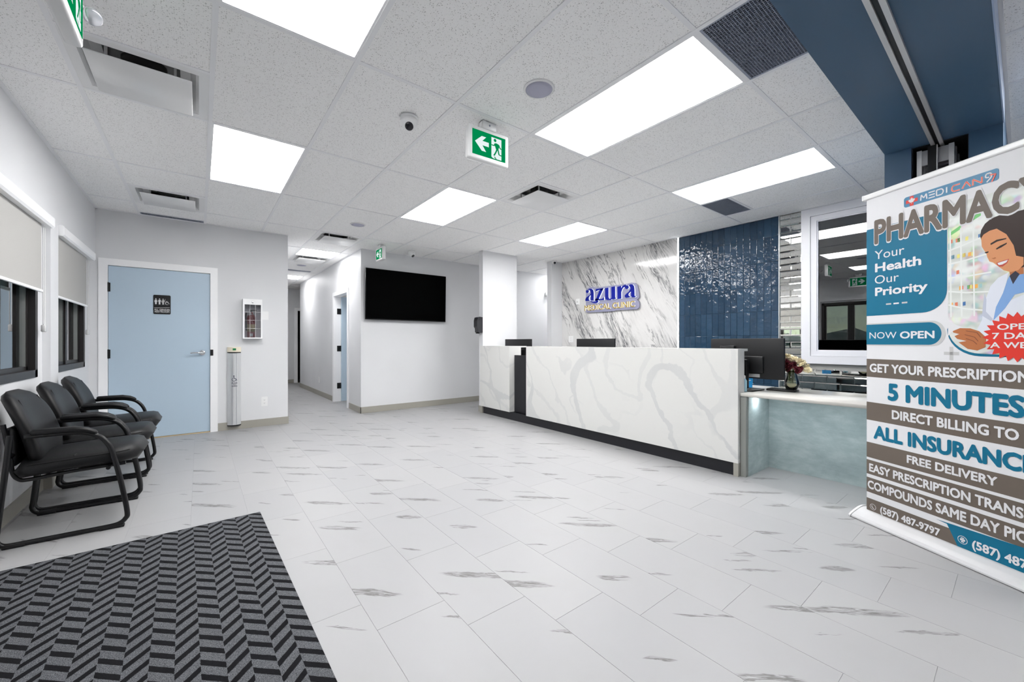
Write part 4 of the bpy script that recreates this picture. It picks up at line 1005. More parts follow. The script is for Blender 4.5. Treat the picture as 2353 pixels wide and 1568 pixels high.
MB().lathe([(.0, 0), (.044, 0), (.047, .008), (.047, .27), (.040, .30), (.020, .325), (.016, .345), (0, .345)], (ex, ey, 1.2), (0, 0, 1), 28).build('cylinder', flat('red_paint', lin(150, 20, 26), .3), fe)
MB().lathe([(.0476, 0), (.0476, .10)], (ex, ey, 1.285), (0, 0, 1), 28).build('label_band', flat('cream_label', lin(222, 205, 150), .5), fe)
MB().prism(rrect(-.016, .016, 1.222, 1.262, .003, 2), lambda a, b, d: (ex+a, ey-.0478-d, b), 0, .0008).build('label_patch', M_pwhite, fe)
m_ = MB(); m_.box(ex-.012, ex+.012, ey-.012, ey+.012, 1.54, 1.575); m_.box(ex-.012, ex+.06, ey-.008, ey+.008, 1.565, 1.578); m_.box(ex-.012, ex+.055, ey-.008, ey+.008, 1.545, 1.553); m_.build('valve', M_black, fe)
MB().tube(smooth_path([(ex-.012, ey, 1.555), (ex-.05, ey-.01, 1.54), (ex-.058, ey-.01, 1.46), (ex-.054, ey-.01, 1.30)], 6), .008, 8).build('hose', M_black, fe)
tg = MB(); tg.prism([(.470, 1.565), (.505, 1.590), (.580, 1.48), (.545, 1.455)], lambda a, b, d: (a, yf+.0225+.006-d*0+d, b), 0, .0008); tg.build('inspection_tag', M_pwhite, fe)

po = thing('door_opener_column', 'silver push to open column beside the restroom door', 'door opener', (.362, YR, .06))
px0, px1 = .287, .437; pm = (px0+px1)/2
def bar(z0, z1, k, mat, nm, dep=.045):
    pts = [(px0+(px1-px0)*i/12, YR-.012-dep*math.sin(math.pi*i/12)**.7) for i in range(13)]+[(px1, YR-.0005), (px0, YR-.0005)]
    pts = [(pm+(a-pm)*k, b) for a, b in pts]
    m_ = MB(); m_.prism(pts, lambda a, b, d: (a, b, d), z0, z1); return m_.build(nm, mat, po)
bar(.065, 1.005, 1.0, M_alu, 'push_bar'); bar(1.018, 1.082, 1.0, flat('ivory_cap', lin(236, 226, 206), .4), 'top_cap', .040); bar(1.005, 1.018, .98, M_black, 'gasket', .050); bar(.052, .065, 1.0, M_black, 'bottom_cap', .050)
for a in (.052, .098): MB().box(px0+a*1.0-.0008, px0+a*1.0+.0008, YR-.0595, YR-.05, .066, 1.004).build('groove', M_grille, po)
MB().box(pm-.018, pm+.018, YR-.0545, YR-.050, 1.040, 1.066).build('indicator', flat('green_lamp', lin(10, 120, 70), .3), po)
ic = MB(); fi = lambda a, b, d: (pm+a, YR-.0585-d, b)
for q in stroke([(-.004+.022*math.cos(t*.32+2.2), .660+.022*math.sin(t*.32+2.2)) for t in range(14)], .006): ic.sheet(q, fi, .0005)
ic.sheet([(-.006+.007*math.cos(t*.628), .706+.007*math.sin(t*.628)) for t in range(10)], fi, .0005)
for q in stroke([(-.006, .698), (-.004, .672), (.014, .672), (.022, .652), (.030, .652)], .0065): ic.sheet(q, fi, .0005)
text(ic, 'PUSH', -.029, .030, .606, .620, fi, .0005, .02); text(ic, 'TO', -.014, .014, .586, .600, fi, .0005, .02); text(ic, 'OPEN', -.029, .030, .566, .580, fi, .0005, .02)
ic.build('lettering', flat('navy_print', lin(30, 34, 66), .5), po)

# ------------------------------------------------------------------ reception desk
DX = 3.603; DT = 1.088; DB = .115
rd = thing('reception_desk', 'long white marble-look reception desk with black plinth', 'desk', (3.7, 3.4, 0))
def shell(y0, y1, t0, t1, name):
    """front panel with its top ledge and return"""
    MB().box(DX, DX+t0, y0, y1, DB, DT-.02).build('front_panel', M_quartz, rd)
    MB().box(DX, DX+t1, y0, y1, DT-.02, DT).build('top_ledge', M_quartz, rd)
shell(1.497, 4.291, .125, .195, '')
MB().box(DX, DX+.10, 4.674, 5.452, DB, DT-.02).build('front_panel', M_quartz, rd)
MB().box(DX+.10, DX+.22, 4.674, 5.452, .93, DT-.02).build('front_panel', M_quartz, rd)
MB().box(DX, DX+.33, 4.674, 5.452, DT-.02, DT).build('top_ledge', M_quartz, rd)
MB().box(DX+.028, DX+.125, 1.535, 5.40, 0, DB).build('plinth', M_dark, rd)
MB().box(DX+.002, DX+.125, 5.40, 5.452, 0, DB).build('plinth_end', M_base, rd); MB().box(DX+.002, DX+.125, 1.497, 1.535, 0, DB).build('plinth_end', M_base, rd)
MB().box(DX+.095, DX+.125, 4.291, 4.674, DB, .955).build('dark_panel', M_dark, rd)
MB().box(DX+.055, DX+.125, 4.291, 4.674, .001, DB).build('dark_panel', M_dark, rd)
MB().box(DX+.125, 4.42, 1.50, 5.452, .685, .712).build('worktop', M_quartz, rd)
MB().box(4.38, 4.42, 1.50, 5.452, 0.0, .685).build('back_panel', M_conc, rd)
ac = thing('low_counter', 'low cream counter with a concrete-look knee recess beside the desk', 'counter', (4.0, 1.05, 0))
MB().rbox(3.636, 4.42, .603, 1.494, .684, .711, .003, 1).build('countertop', flat('cream_quartz', (.56, .545, .51, 1), .15), ac)
MB().box(3.645, 3.690, 1.452, 1.494, 0, .683).build('edge_post', flat('grey_edge', lin(140, 142, 138), .5), ac)
MB().box(3.690, 4.125, 1.446, 1.494, 0, .683).build('side_panel', M_conc, ac)
MB().box(4.125, 4.165, .603, 1.494, 0, .683).build('back_panel', M_conc, ac)
MB().box(3.66, 4.12, .603, .64, 0, .683).build('side_panel', M_conc, ac)
for y in (1.40, 1.05, .75):
    MB().lathe([(.03, 0), (.03, -.008), (.024, -.010)], (3.83, y, .683), (0, 0, 1), 20).build('puck_light', M_alu, ac)
    MB().lathe([(.022, 0), (.022, -.002), (0, -.002)], (3.83, y, .6735), (0, 0, 1), 20).build('puck_lens', emit('puck_glow', (.90, .96, 1, 1), 115), ac)

# ---- monitors seen from behind
def monitor(c, rz, w_, h_, label, zdesk=.712, big=False):
    t = thing('computer_monitor', label, 'monitor', (c[0], c[1], zdesk), rz, group='black monitors at the reception desk')
    M0 = Matrix.Translation((c[0], c[1], 0)) @ Matrix.Rotation(rz, 4, 'Z')
    def B(mb, nm, mat, par=t): mb.v = [tuple(M0 @ Vector(p)) for p in mb.v]; return mb.build(nm, mat, par)
    z1 = c[2]; z0 = z1-h_
    B(MB().rbox(-.012, .014, -w_/2, w_/2, z0, z1, .004, 2), 'housing', M_monback)
    B(MB().box(.0135, .0155, -w_/2+.008, w_/2-.008, z0+.015, z1-.008), 'screen', M_screen)
    B(MB().rbox(-.036, -.010, -.16, .16, z0+.05, z0+.05+h_*.42, .008, 2), 'back_bulge', M_black)
    st = MB(); st.rbox(-.075, -.030, -.045, .045, zdesk+.012, z0+h_*.48, .008, 2); B(st, 'stand_post', M_black)
    B(MB().rbox(-.16, .08, -.13, .13, zdesk, zdesk+.012, .004, 1), 'stand_base', M_black)
    if big:
        B(MB().box(-.0135, -.012, -.125, .02, z0+.012, z0+.042), 'sticker', M_pgrey)
        B(MB().rbox(-.09, -.038, .06, .19, z0+.14, z1-.065, .008, 2), 'mini_computer', M_blackm)
    return t
monitor((4.02, 4.985, 1.196), R(4), .61, .37, 'black monitor at the far end of the desk, behind the dark gap')
monitor((4.02, 3.405, 1.192), R(0), .625, .37, 'black monitor peeking over the middle of the desk')
monitor((3.97, 1.583, 1.180), R(-2), .635, .362, 'large black monitor back beside the flower vase', big=True)
cbl = MB(); cbl.tube(smooth_path([(3.925, 1.72, .92), (3.87, 1.66, .84), (3.83, 1.66, .79), (3.85, 1.71, .76), (3.90, 1.72, .73)], 6), .004, 6); tag(cbl.build('monitor_cable', M_black), 'thin black cable hanging below the large monitor', 'cable')
kb = thing('keyboard', 'black keyboard lying on the counter below the large monitor', 'keyboard', (4.12, 1.44, .712), R(3))
M0 = Matrix.Translation((4.10, 1.42, .712)) @ Matrix.Rotation(R(3), 4, 'Z')
k_ = MB().rbox(-.065, .065, -.20, .02, 0, .016, .004, 1); k_.v = [tuple(M0 @ Vector(p)) for p in k_.v]; k_.build('case', M_black, kb)
ks = MB()
for r_ in range(5):
    for c_ in range(11): ks.box(-.055+r_*.022, -.037+r_*.022, -.192+c_*.019, -.176+c_*.019, .015, .019)
ks.v = [tuple(M0 @ Vector(p)) for p in ks.v]; ks.build('keys', M_monback, kb)['kind'] = 'stuff'
cd = thing('card_terminal', 'dark tablet tray with blue pens beside the desk corner', 'tray', (3.90, 1.60, .712))
MB().rbox(3.82, 3.96, 1.53, 1.665, .7121, .728, .004, 1).build('tray', M_black, cd)
for k in range(2):
    pn = MB(); pn.tube([(3.835+k*.03, 1.54, .736), (3.87+k*.03, 1.65, .736)], .0045, 8); tag(pn.build('pen', flat('pen_blue', lin(30, 60, 170), .3)), ['blue pen on the dark tray nearest the desk edge', 'blue pen on the dark tray nearest the monitor stand'][k], 'pen')
bs = thing('sanitizer_bottle', 'small pale blue bottle tucked against the desk end', 'bottle', (3.79, 1.515, .711))
MB().lathe([(0, 0), (.022, 0), (.024, .006), (.024, .095), (.012, .115), (.010, .118)], (3.775, 1.519, .712), (0, 0, 1), 20).build('body', flat('pale_blue_plastic', lin(160, 200, 215), .2), bs)
MB().lathe([(.012, 0), (.012, .022), (.008, .026), (0, .026)], (3.775, 1.519, .828), (0, 0, 1), 16).build('cap', M_whitepl, bs)
bc = thing('brochure', 'blue printed card standing under the large monitor', 'card', (4.14, 1.72, .712))
fb = lambda a, b, d: (4.16-d+b*.15, 1.70-a, .712+b)
MB().prism([(0, 0), (.10, 0), (.10, .10), (0, .10)], fb, -.002, 0).build('card', flat('card_blue', lin(40, 150, 215), .4), bc)
pr = MB(); pr.sheet([(.015, .03), (.035, .025), (.045, .05), (.02, .055)], fb, .0005); pr.build('print_red', M_red, bc)
pr = MB(); pr.sheet([(.04, .02), (.06, .03), (.055, .06), (.042, .05)], fb, .0005); pr.sheet([(.055, .06), (.085, .065), (.085, .072), (.055, .067)], fb, .0005); pr.build('print_white', M_pwhite, bc)

# ---- vase of flowers
vx, vy, vz = 4.118, 1.264, .7115
va = thing('vase', 'smoky glass vase on the low counter', 'vase', (vx, vy, vz))
outer = [(.026, 0), (.034, .006), (.058, .055), (.060, .075), (.046, .13), (.036, .165), (.038, .180)]
vm = MB(); vm.lathe(outer+[(.035, .180), (.033, .165), (.043, .13), (.056, .075), (.054, .055), (.031, .010), (0, .008)], (vx, vy, vz), (0, 0, 1), 32); vm.build('glass', M_vase, va)
MB().lathe([(.0, .012), (.030, .012), (.052, .055), (.0545, .072), (0, .072)], (vx, vy, vz), (0, 0, 1), 28).build('water', flat('cloudy_water', lin(206, 206, 176), .2), va)
M_cream = flat('cream_petal', lin(246, 236, 206), .7); M_burg = flat('burgundy_petal', lin(96, 16, 34), .7); M_stem = flat('stem_green', lin(88, 104, 50), .6)
rnd = random.Random(3)
def bloom_mesh(r, mat, name):
    mb = MB()
    for ring_, n, tilt in ((.18, 5, 80), (.42, 7, 60), (.70, 9, 36), (.95, 11, 12), (1.0, 11, -16)):
        for k in range(n):
            a = 2*math.pi*(k+rnd.random()*.6)/n; c, s_ = math.cos(a), math.sin(a)
            R0 = r*ring_*.55; L = r*(.55+.15*rnd.random()); wd = r*.34; tt = R(tilt)
            def pt(u, v, lift=0): 
                rr = R0+u*math.cos(tt)*L; h = r*.1+u*math.sin(tt)*L*.9+lift
                return (c*rr-s_*v*wd, s_*rr+c*v*wd, h)
            cr = r*.08
            mb.add([pt(0, -.4), pt(0, .4), pt(.6, 1.0, cr*rnd.random()), pt(1.0, .5, -cr), pt(1.05, 0, cr), pt(1.0, -.5, -cr), pt(.6, -1.0, cr*rnd.random())], [(0, 1, 2, 3, 4, 5, 6)])
    mb.lathe([(0, -r*.35), (r*.18, -r*.25), (r*.42, 0), (r*.45, r*.3), (0, r*.5)], (0, 0, 0), (0, 0, 1), 10)
    me = mb.mesh(name); me.materials.append(mat); return me
bmw = bloom_mesh(.035, M_cream, 'bloom'); bmb = bloom_mesh(.033, M_burg, 'bloom')
# (image right is -y, up is z, toward viewer is -x)
W_ = [(-.03, .07, .285), (-.025, .045, .302), (-.005, .06, .30), (.015, .025, .300), (-.02, .01, .275), (.02, -.02, .285), (-.025, -.045, .270), (.01, -.065, .255), (-.02, -.085, .235), (.005, -.10, .215), (-.015, -.115, .200), (-.03, .065, .225), (-.035, .06, .195), (.03, .05, .26), (.045, -.03, .25)]
B_ = [(-.04, .04, .262), (-.045, .055, .245), (-.055, .01, .240), (-.06, -.025, .232), (-.055, .0, .205), (-.06, -.045, .205), (-.05, -.07, .195), (-.045, .03, .212), (.03, 0, .23)]
def flower(k, p, me, label, cat, group):
    t = thing('flower', label, cat, (vx, vy, vz), group=group)
    hx, hy, hz = vx+p[0], vy+p[1], vz+p[2]
    o = link('bloom', me, t); o.location = (p[0]+0.0, p[1], p[2]); o.matrix_parent_inverse = Matrix.Identity(4)
    o.rotation_euler = (-p[1]*5+rnd.uniform(-.2, .2), p[0]*8-.5, rnd.uniform(0, 6))
    a = rnd.uniform(-1, 1)*.018
    MB().tube(smooth_path([(hx, hy, hz-.005), (vx+p[0]*.35, vy+p[1]*.3, vz+.17), (vx+a*.8, vy+a, vz+.06), (vx-a, vy-a, vz+.016)], 5), .0022, 6).build('stem', M_stem, t)
for k, p in enumerate(W_): flower(k, p, bmw, 'cream white flower in the smoky glass vase', 'flower', 'cream flowers in the vase')
for k, p in enumerate(B_): flower(k, p, bmb, 'dark burgundy flower in the smoky glass vase', 'flower', 'burgundy flowers in the vase')

# ------------------------------------------------------------------ folding grille stacked in the jamb pocket
fg = thing('folding_grille', 'folded aluminium security grille stacked in the blue jamb pocket', 'grille', (3.9, .34, 0))
for k in range(6):
    x = 3.80+k*.085; y0, y1 = .276-.004*(k % 2), .446-.006*k
    m_ = MB(); m_.box(x, x+.05, y0, y0+.024, .012, 2.425); m_.box(x, x+.05, y1-.024, y1, .012, 2.425); m_.box(x+.005, x+.045, y0, y1, .012, .10); so = m_.build('stile_frame', M_alum2, fg)
    MB().box(x+.004, x+.044, y0+.024, y1-.024, 2.322, 2.42).build('header_panel', flat('grey_panel', (.42, .42, .43, 1), .35, .5), so)
    for z in range(14): MB().box(x+.018, x+.032, y0+.024, y1-.024, .2+z*.15, .212+z*.15).build('cross_bar', M_blackm, so)
m_ = MB(); m_.box(3.775, 3.80, .352, .392, .012, SZ-.018); m_.build('lead_post', M_black, fg)
MB().box(3.774, 3.801, .3478, .352, .012, SZ-.018).build('post_edge', M_alum2, fg)

# ------------------------------------------------------------------ pull-up banner
A0 = Vector((3.41548, .61976, 0)); U_ = Vector((-.503378, -.864066, 0)); N_ = Vector((-.864066, .503378, 0))
bn = thing('pull_up_banner', 'tall white and teal pull-up banner advertising a pharmacy', 'banner', tuple(A0+U_*.41))
frB = lambda a, b, d: tuple(A0+U_*a+N_*d+Vector((0, 0, b)))
S0, S1 = -.014, .845
sheet = MB().prism([(S0, .060), (S1, .060), (S1, 2.075), (S0, 2.075)], frB, -.0012, 0).build('printed_sheet', M_pwhite, bn)
rl = MB(); rl.prism(rrect(-.012, .012, 2.068, 2.102, .008, 4), lambda a, b, d: frB(d, b, a), S0-.012, S1+.012); rl.build('top_rail', M_whitepl, bn)
for a, b in ((S0-.020, S0-.012), (S1+.012, S1+.020)):
    m_ = MB(); m_.prism(rrect(-.013, .013, 2.066, 2.104, .008, 4), lambda p, q, d: frB(d, q, p), a, b); m_.build('rail_cap', M_whitepl, bn)
prof = [(.100, .004), (.098, .012), (.085, .024), (.060, .040), (.030, .056), (.006, .064), (-.02, .064), (-.055, .050), (-.085, .028), (-.100, .010), (-.100, .004)]
m_ = MB(); m_.prism([(a-.02, b) for a, b in prof], lambda p, q, d: frB(d, q, p), S0-.035, S1+.035); m_.build('base_housing', flat('base_white', (.52, .52, .53, 1), .35), bn)
for a, b in ((S0-.047, S0-.035), (S1+.035, S1+.047)):
    m_ = MB(); m_.prism([(p*1.05-.02, q*1.08 if q > .005 else .001) for p, q in prof], lambda p, q, d: frB(d, q, p), a, b); m_.build('base_end_cap', M_alum2, bn)
MB().tube([frB(.41, .05, -.025), frB(.41, 2.08, -.018)], .009, 10).build('support_pole', M_alu, bn)
L0, L1, L2, L3, L4 = .0006, .0010, .0014, .0018, .0022
def pp(name, polys, mat, lay):
    mb = MB()
    for p in polys:
        ar = sum(p[i][0]*p[(i+1) % len(p)][1]-p[(i+1) % len(p)][0]*p[i][1] for i in range(len(p)))
        mb.sheet(p if ar > 0 else p[::-1], frB, lay)
    return mb.build(name, mat, sheet)
def pt(name, body, a, b, base, cap, mat, lay, bold=0.0):
    mb = MB(); text(mb, body, a, b, base, cap, frB, lay, bold); return mb.build(name, mat, sheet)
# picture
ph = [(.4217, 1.89), (S1, 1.89), (S1, 1.075)]+[(.56+.138*math.cos(R(a)), 1.225+.138*math.sin(R(a))) for a in range(270, 179, -10)]
ring_ = [(.56, 1.060), (S1, 1.060), (S1, 1.12), (.56, 1.12)]
pp('teal_swoosh', [[(.4217, 1.30), (.4217, 1.225)]+[(.56+.142*math.cos(R(a)), 1.215+.142*math.sin(R(a))) for a in range(180, 271, 10)]+[(S1, 1.073), (S1, 1.3)]], M_teal, L0)
pp('picture_ground', [ph], M_photo, L1)
M_shelf = flat('print_shelf', lin(222, 225, 222), .45); hs_ = random.Random(11)
for k in range(5):
    z_ = 1.66-.085*k; pp('printed_shelf', stroke([(.424, z_-.02+.012*k), (.50, z_), (.60, z_+.03-.012*k)], .008), M_shelf, .0013)
for x_ in (.432, .478, .53): pp('printed_upright', stroke([(x_, 1.75), (x_+.004, 1.28)], .007), M_shelf, .00135)
for k in range(26):
    x_, z_ = hs_.uniform(.43, .555), 1.665-.085*hs_.randrange(5)+.012; c_ = hs_.choice([(236, 170, 70), (70, 120, 180), (90, 160, 110), (214, 120, 90), (225, 215, 120), (150, 190, 190)])
    pp('printed_package', [[(x_, z_), (x_+.012, z_+.002), (x_+.012, z_+.022), (x_, z_+.02)]], flat('print_package_%d' % c_[0], lin(*c_), .5), .00128)
for q_ in ([(.432, 1.72), (.478, 1.745), (.478, 1.765), (.432, 1.738)], [(.51, 1.765), (.56, 1.79), (.56, 1.812), (.51, 1.785)]): pp('printed_aisle_sign', [q_], flat('print_green', lin(110, 190, 110), .5), .00128)
WM = {'hair': [(0.5573, 1.6853), (0.5617, 1.7159), (0.5762, 1.7434), (0.6001, 1.7627), (0.631, 1.7695), (0.661, 1.7668), (0.7156, 1.7742), (0.7156, 1.5133), (0.6972, 1.4971), (0.6853, 1.5523), (0.6805, 1.6064), (0.6561, 1.6661), (0.6208, 1.7029), (0.5948, 1.6997), (0.5709, 1.6888), (0.5627, 1.6627)] ,
'face': [(0.5617, 1.6736), (0.5709, 1.6902), (0.5948, 1.7032), (0.6208, 1.7063), (0.6561, 1.6695), (0.6815, 1.6095), (0.6901, 1.5579), (0.7156, 1.5459), (0.7156, 1.51), (0.6972, 1.4872), (0.6708, 1.4832), (0.6461, 1.4963), (0.6234, 1.5229), (0.6079, 1.541), (0.5938, 1.5494), (0.5853, 1.5734), (0.5816, 1.5937), (0.5725, 1.6112), (0.5644, 1.6306)] ,
'brow': [(0.5974, 1.6387), (0.6208, 1.6515), (0.6561, 1.6513), (0.6561, 1.6459), (0.6234, 1.642), (0.599, 1.63)] ,
'eyeR': [(0.6182, 1.6076), (0.6335, 1.619), (0.6585, 1.6285), (0.657, 1.6215), (0.6386, 1.6097), (0.6208, 1.6029)] ,
'eyeL': [(0.5746, 1.5981), (0.5816, 1.6007), (0.5911, 1.6013), (0.5895, 1.5947), (0.581, 1.5924)] ,
'nose': [(0.6011, 1.5645), (0.6105, 1.5571), (0.6198, 1.5606), (0.6157, 1.567), (0.6094, 1.5642)] ,
'lips': [(0.6198, 1.5373), (0.6361, 1.5423), (0.6659, 1.5483), (0.66, 1.5294), (0.6436, 1.515), (0.631, 1.516), (0.6234, 1.5257)] ,
'teeth': [(0.6239, 1.5352), (0.6386, 1.5391), (0.662, 1.5438), (0.6561, 1.5329), (0.6411, 1.525), (0.629, 1.5246)] ,
'neck': [(0.6659, 1.4894), (0.6972, 1.5004), (0.7156, 1.5198), (0.7156, 1.4578), (0.6972, 1.4608), (0.6732, 1.4348)] ,
'shirt': [(0.6669, 1.4658), (0.6781, 1.4274), (0.702, 1.4666), (0.7156, 1.4676), (0.7156, 1.4056), (0.6853, 1.3733), (0.6511, 1.3099), (0.6079, 1.2529), (0.6182, 1.3195), (0.6436, 1.385), (0.6585, 1.4437)] ,
'collar': [(0.6669, 1.4658), (0.6877, 1.4856), (0.7024, 1.4685), (0.6795, 1.4239)] ,
'coat': [(0.6634, 1.4832), (0.6259, 1.4623), (0.5974, 1.4253), (0.5816, 1.3716), (0.5692, 1.3203), (0.5655, 1.2608), (0.5463, 1.2122), (0.5789, 1.1621), (0.7156, 1.1349), (0.7156, 1.4285), (0.6708, 1.3483), (0.6079, 1.2529), (0.6208, 1.3262), (0.6461, 1.3881), (0.6585, 1.4504)] ,
'hand': [(0.4432, 1.2051), (0.475, 1.2203), (0.5184, 1.2174), (0.5546, 1.2013), (0.5816, 1.1691), (0.5778, 1.1202), (0.5463, 1.1027), (0.507, 1.1106), (0.469, 1.1446), (0.5012, 1.1519), (0.4631, 1.1631), (0.4511, 1.1781), (0.472, 1.1888), (0.4468, 1.1968)] ,
'paper': [(0.4223, 1.2629), (0.4541, 1.2411), (0.4983, 1.2166), (0.472, 1.1925), (0.4389, 1.2007), (0.4223, 1.1785)] ,}
def ext(p): return [((.84 if abs(x-.7156) < .002 else x), y) for x, y in p]
M_skin = flat('print_skin', lin(208, 142, 98), .45, spec=.3); M_skin2 = flat('print_skin_deep', lin(176, 108, 66), .45, spec=.3); M_hair = flat('print_hair', lin(46, 30, 26), .45, spec=.3)
M_coat = flat('print_coat', lin(214, 218, 228), .45, spec=.3); M_shirt = flat('print_shirt', lin(122, 160, 210), .45, spec=.3); M_dkcol = flat('print_dark_collar', lin(44, 44, 60), .45, spec=.3); M_lip = flat('print_lip', lin(184, 78, 66), .45, spec=.3)
for key, mat, lay in (('paper', M_pwhite, .0014), ('coat', M_coat, .0016), ('hand', M_skin2, .0018), ('neck', M_skin2, .0018), ('shirt', M_shirt, .0020), ('collar', M_dkcol, .0022), ('hair', M_hair, .0020), ('face', M_skin, .0022), ('brow', M_hair, .0025), ('eyeR', M_hair, .0025), ('eyeL', M_hair, .0025), ('nose', M_skin2, .0025), ('lips', M_lip, .0025), ('teeth', M_pwhite, .0028)):
    p = WM[key]
    pp('printed_'+{'eyeR': 'eye', 'eyeL': 'eye'}.get(key, key), [ext(p) if key in ('hair', 'coat', 'shirt') else p], mat, lay)
pp('printed_shadow', [[(.575, 1.395), (.5682, 1.331), (.565, 1.28), (.60, 1.25), (.607, 1.26), (.58, 1.30), (.582, 1.36)]], flat('print_coat_fold', lin(184, 190, 206), .45), .0017)
for q in ([(.50, 1.205), (.545, 1.195), (.56, 1.17)], [(.495, 1.185), (.535, 1.172), (.55, 1.15)], [(.50, 1.165), (.53, 1.152), (.545, 1.135)]):
    pp('printed_finger_line', stroke(q, .003), flat('print_skin_line', lin(120, 66, 40), .45), .0020)
# teal panel and slogans
pp('teal_panel', [[(S0, 1.874), (.4175, 1.862), (.4175, 1.43)]+[(.4175-.115+.115*math.cos(R(a)), 1.43+.115*math.sin(R(a))) for a in range(0, -91, -10)]+[(S0, 1.315)]], M_teal, .0012)
for nm, body, a, b, z0, z1, bo in (('slogan', 'Your', .0375, .209, 1.672, 1.725, .0), ('slogan', 'Health', .040, .2965, 1.592, 1.643, .028), ('slogan', 'Our', .0384, .179, 1.516, 1.567, .0), ('slogan', 'Priority', .040, .328, 1.441, 1.490, .028)):
    pt(nm, body, a, b, z0, z1, M_pwhite, .0022, bo)
for a, mt_ in ((.1059, M_pgrey), (.1490, M_pwhite), (.1950, M_pgrey)): pp('dash', [[(a, 1.377), (a+.030, 1.377), (a+.030, 1.386), (a, 1.386)]], mt_, .0022)
pill = lambda r_, x1_, z0_, z1_: [(S0, z0_)]+[(x1_-r_+r_*math.cos(R(a)), (z0_+z1_)/2+(z1_-z0_)/2*math.sin(R(a))) for a in range(-90, 91, 10)]+[(S0, z1_)]
pp('pill_border', [pill(.062, .4111, 1.124, 1.2665)], M_pgrey, .0012); pp('pill', [pill(.060, .3934, 1.131, 1.2585)], M_teal, .0016)
pt('slogan', 'NOW', .0054, .166, 1.1690, 1.2088, M_pwhite, .0022); pt('slogan', 'OPEN', .1845, .3611, 1.1692, 1.2085, M_pwhite, .0022, .028)
pp('plus_mark', [[(.4036, 1.076), (.471, 1.076), (.471, 1.0935), (.4036, 1.0935)], [(.4285, 1.048), (.446, 1.048), (.446, 1.121), (.4285, 1.121)]], M_pgrey, .0008)
# headline and logo
pt('headline_edge', 'PHARMACY', .0325, .800, 1.771, 1.918, M_pwhite, .0026, .058); pt('headline', 'PHARMACY', .0358, .796, 1.775, 1.914, M_brown, .0032, .038)
pp('logo_plate', [rrect(.2057, .6285, 1.945, 2.005, .013)], M_logo, .0010)
pp('logo_cross', [[(.217, 1.964), (.278, 1.964), (.278, 1.984), (.217, 1.984)], [(.2375, 1.946), (.2575, 1.946), (.2575, 2.002), (.2375, 2.002)]], M_red, .0016)
leaf = [(0, 1.0), (.14, .62), (.34, .72), (.28, .30), (.52, .52), (.60, .40), (.92, .45), (.78, .22), (.95, .10), (.45, -.32), (.52, -.50), (.06, -.42), (.06, -.9)]
leaf = leaf+[(-a, b) for a, b in leaf[::-1]]
pp('logo_leaf', [[(.2475+a*.019, 1.975+b*.021) for a, b in leaf]], M_pwhite, .0022)
def letters(name, strokes, x0, cw, z0, h, mat, w_, lay):
    polys = []
    for k, ss in enumerate(strokes):
        for s in ss: polys += stroke([(x0+k*cw+a*cw*.80, z0+b*h) for a, b in s], w_)
    return pp(name, polys, mat, lay)
letters('logo_lettering', [[[(0, 0), (.1, 1), (.5, .35), (.9, 1), (1, 0)]], [[(0, 1), (1, 1)], [(.1, .5), (1, .5)], [(0, 0), (1, 0)]], [[(0, 0), (0, 1), (.75, 1), (1, .7), (1, .3), (.75, 0), (0, 0)]], [[(.25, 0), (.25, 1)]]], .2935, .0385, 1.959, .031, M_pwhite, .0062, .0020)
letters('logo_lettering_outline', [[[(1, 1), (.2, 1), (0, .7), (0, .3), (.2, 0), (1, 0)]], [[(0, 0), (.5, 1), (1, 0)]], [[(0, 0), (0, 1), (1, 0), (1, 1)]]], .4400, .0445, 1.9545, .031, M_pwhite, .0082, .0018)
letters('logo_lettering', [[[(1, 1), (.2, 1), (0, .7), (0, .3), (.2, 0), (1, 0)]], [[(0, 0), (.5, 1), (1, 0)]], [[(0, 0), (0, 1), (1, 0), (1, 1)]]], .4400, .0445, 1.9545, .031, M_orange, .0054, .0024)
letters('logo_digit', [[[(.55, .52), (.1, .55), (0, .75), (.15, 1), (.75, 1), (.9, .8), (.85, .45), (.2, 0)]]], .578, .033, 1.950, .042, M_pwhite, .006, .0020)
letters('logo_digit', [[[(0, 1), (1, .95), (.35, 0)]]], .594, .030, 1.945, .036, M_orange, .0052, .0026)
# starburst
star = [(.695+(.128 if k % 2 == 0 else .104)*math.cos(R(k*7.5)), 1.170+(.120 if k % 2 == 0 else .098)*math.sin(R(k*7.5))) for k in range(48)]
pp('starburst', [[(min(a, .843), b) for a, b in star]], M_red, .0034)
pt('starburst_lettering', 'OPEN', .6234, .765, 1.207, 1.234, M_pwhite, .0040, .02); pt('starburst_lettering', '7 DAYS', .6050, .784, 1.162, 1.191, M_pwhite, .0040, .02); pt('starburst_lettering', 'A WEEK', .5975, .790, 1.118, 1.145, M_pwhite, .0040, .02)
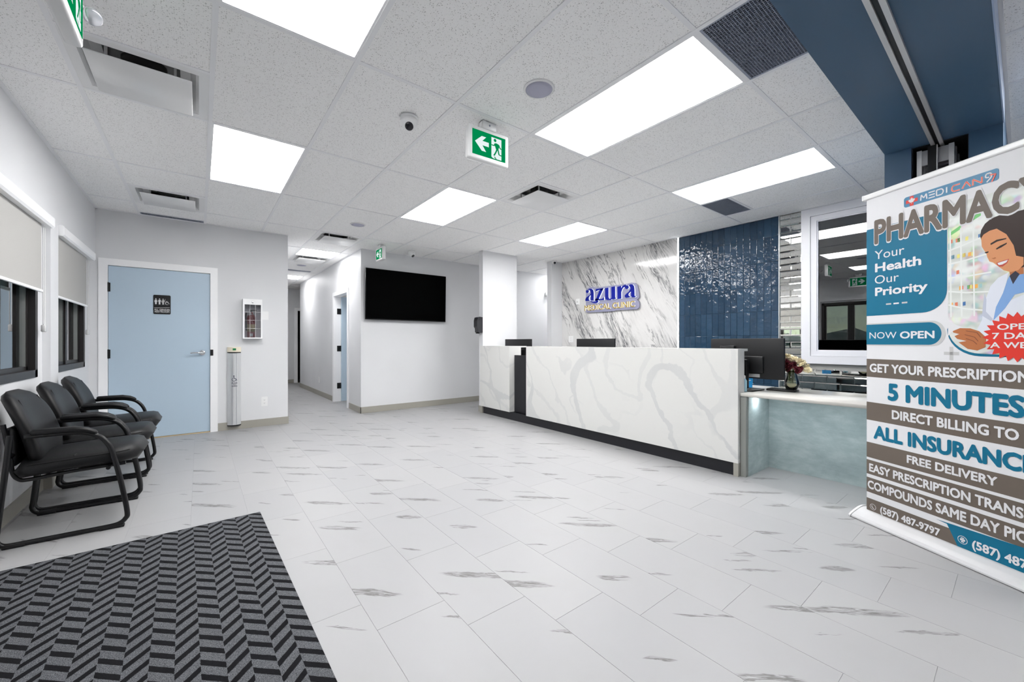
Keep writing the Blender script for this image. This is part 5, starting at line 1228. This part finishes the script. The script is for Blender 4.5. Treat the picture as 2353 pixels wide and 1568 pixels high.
# service bands
for z0, z1 in ((.922, 1.038), (.644, .760), (.402, .500), (.294, .386), (.177, .272), (.060, .138)): pp('brown_band', [[(S0, z0), (S1, z0), (S1, z1), (S0, z1)]], M_brown, L0)
pp('teal_corner', [[(.3668, .1616), (.4172, .1575), (.4640, .060), (S1, .060), (S1, .185), (.60, .173)]], M_teal, .0012)
for body, a, b, z0, z1, mt_ in (('GET YOUR PRESCRIPTION IN', .0064, .822, .9565, 1.006, M_pwhite), ('5 MINUTES', .1154, .722, .792, .886, M_teal), ('DIRECT BILLING TO', .1393, .7005, .678, .728, M_pwhite), ('ALL INSURANCES', .0304, .805, .535, .612, M_teal),
                            ('FREE DELIVERY', .2218, .6235, .434, .477, M_pwhite), ('EASY PRESCRIPTION TRANSFERS', .0032, .832, .315, .362, M_pwhite), ('COMPOUNDS SAME DAY PICKUP', -.006, .836, .203, .252, M_pwhite), ('(587) 487-9797', .0711, .387, .073, .112, M_pwhite), ('(587) 487-', .5253, .745, .083, .122, M_pwhite)):
    pt('band_lettering', body, a, b, z0, z1, mt_, .0022, .046 if mt_ is M_teal else .034)
def ringp(c, r0, r1): return [[(c[0]+r0*math.cos(R(a)), c[1]+r0*math.sin(R(a))), (c[0]+r1*math.cos(R(a)), c[1]+r1*math.sin(R(a))), (c[0]+r1*math.cos(R(a+15)), c[1]+r1*math.sin(R(a+15))), (c[0]+r0*math.cos(R(a+15)), c[1]+r0*math.sin(R(a+15)))] for a in range(0, 360, 15)]
pp('phone_icon', ringp((.027, .090), .0165, .0190)+stroke([(.020, .098), (.021, .090), (.026, .083), (.034, .081)], .0045), M_pwhite, .0022)
pp('fax_icon', ringp((.486, .103), .0185, .0210)+[[(.475, .098), (.497, .098), (.497, .108), (.475, .108)], [(.479, .110), (.493, .110), (.493, .115), (.479, .115)], [(.480, .090), (.492, .090), (.492, .096), (.480, .096)]], M_pwhite, .0022)

# ------------------------------------------------------------------ outside the windows
gr = MB(); gr.box(-40, -1.12, -25, 40, -.12, -.06); skind(gr.build('ground_outside', flat('asphalt', (.07, .075, .08, 1), .9)))
M_hedge = flat('hedge_green', (.03, .045, .025, 1), .9, grain=.8, gscale=9)
hd = MB(); hr = random.Random(5)
prof = []
for k in range(61):
    y = -24+k; h = 1.55+hr.uniform(-.25, .35); prof.append([(-13.2+hr.uniform(-.3, .3), y, -.06), (-13.3, y, h*.7), (-13.9+hr.uniform(-.2, .2), y, h), (-14.6, y, h*.8), (-14.8, y, -.06)])
hd.loft(prof, True, True); tag(hd.build('hedge', M_hedge), 'dark hedge across the parking lot outside the windows', 'hedge')
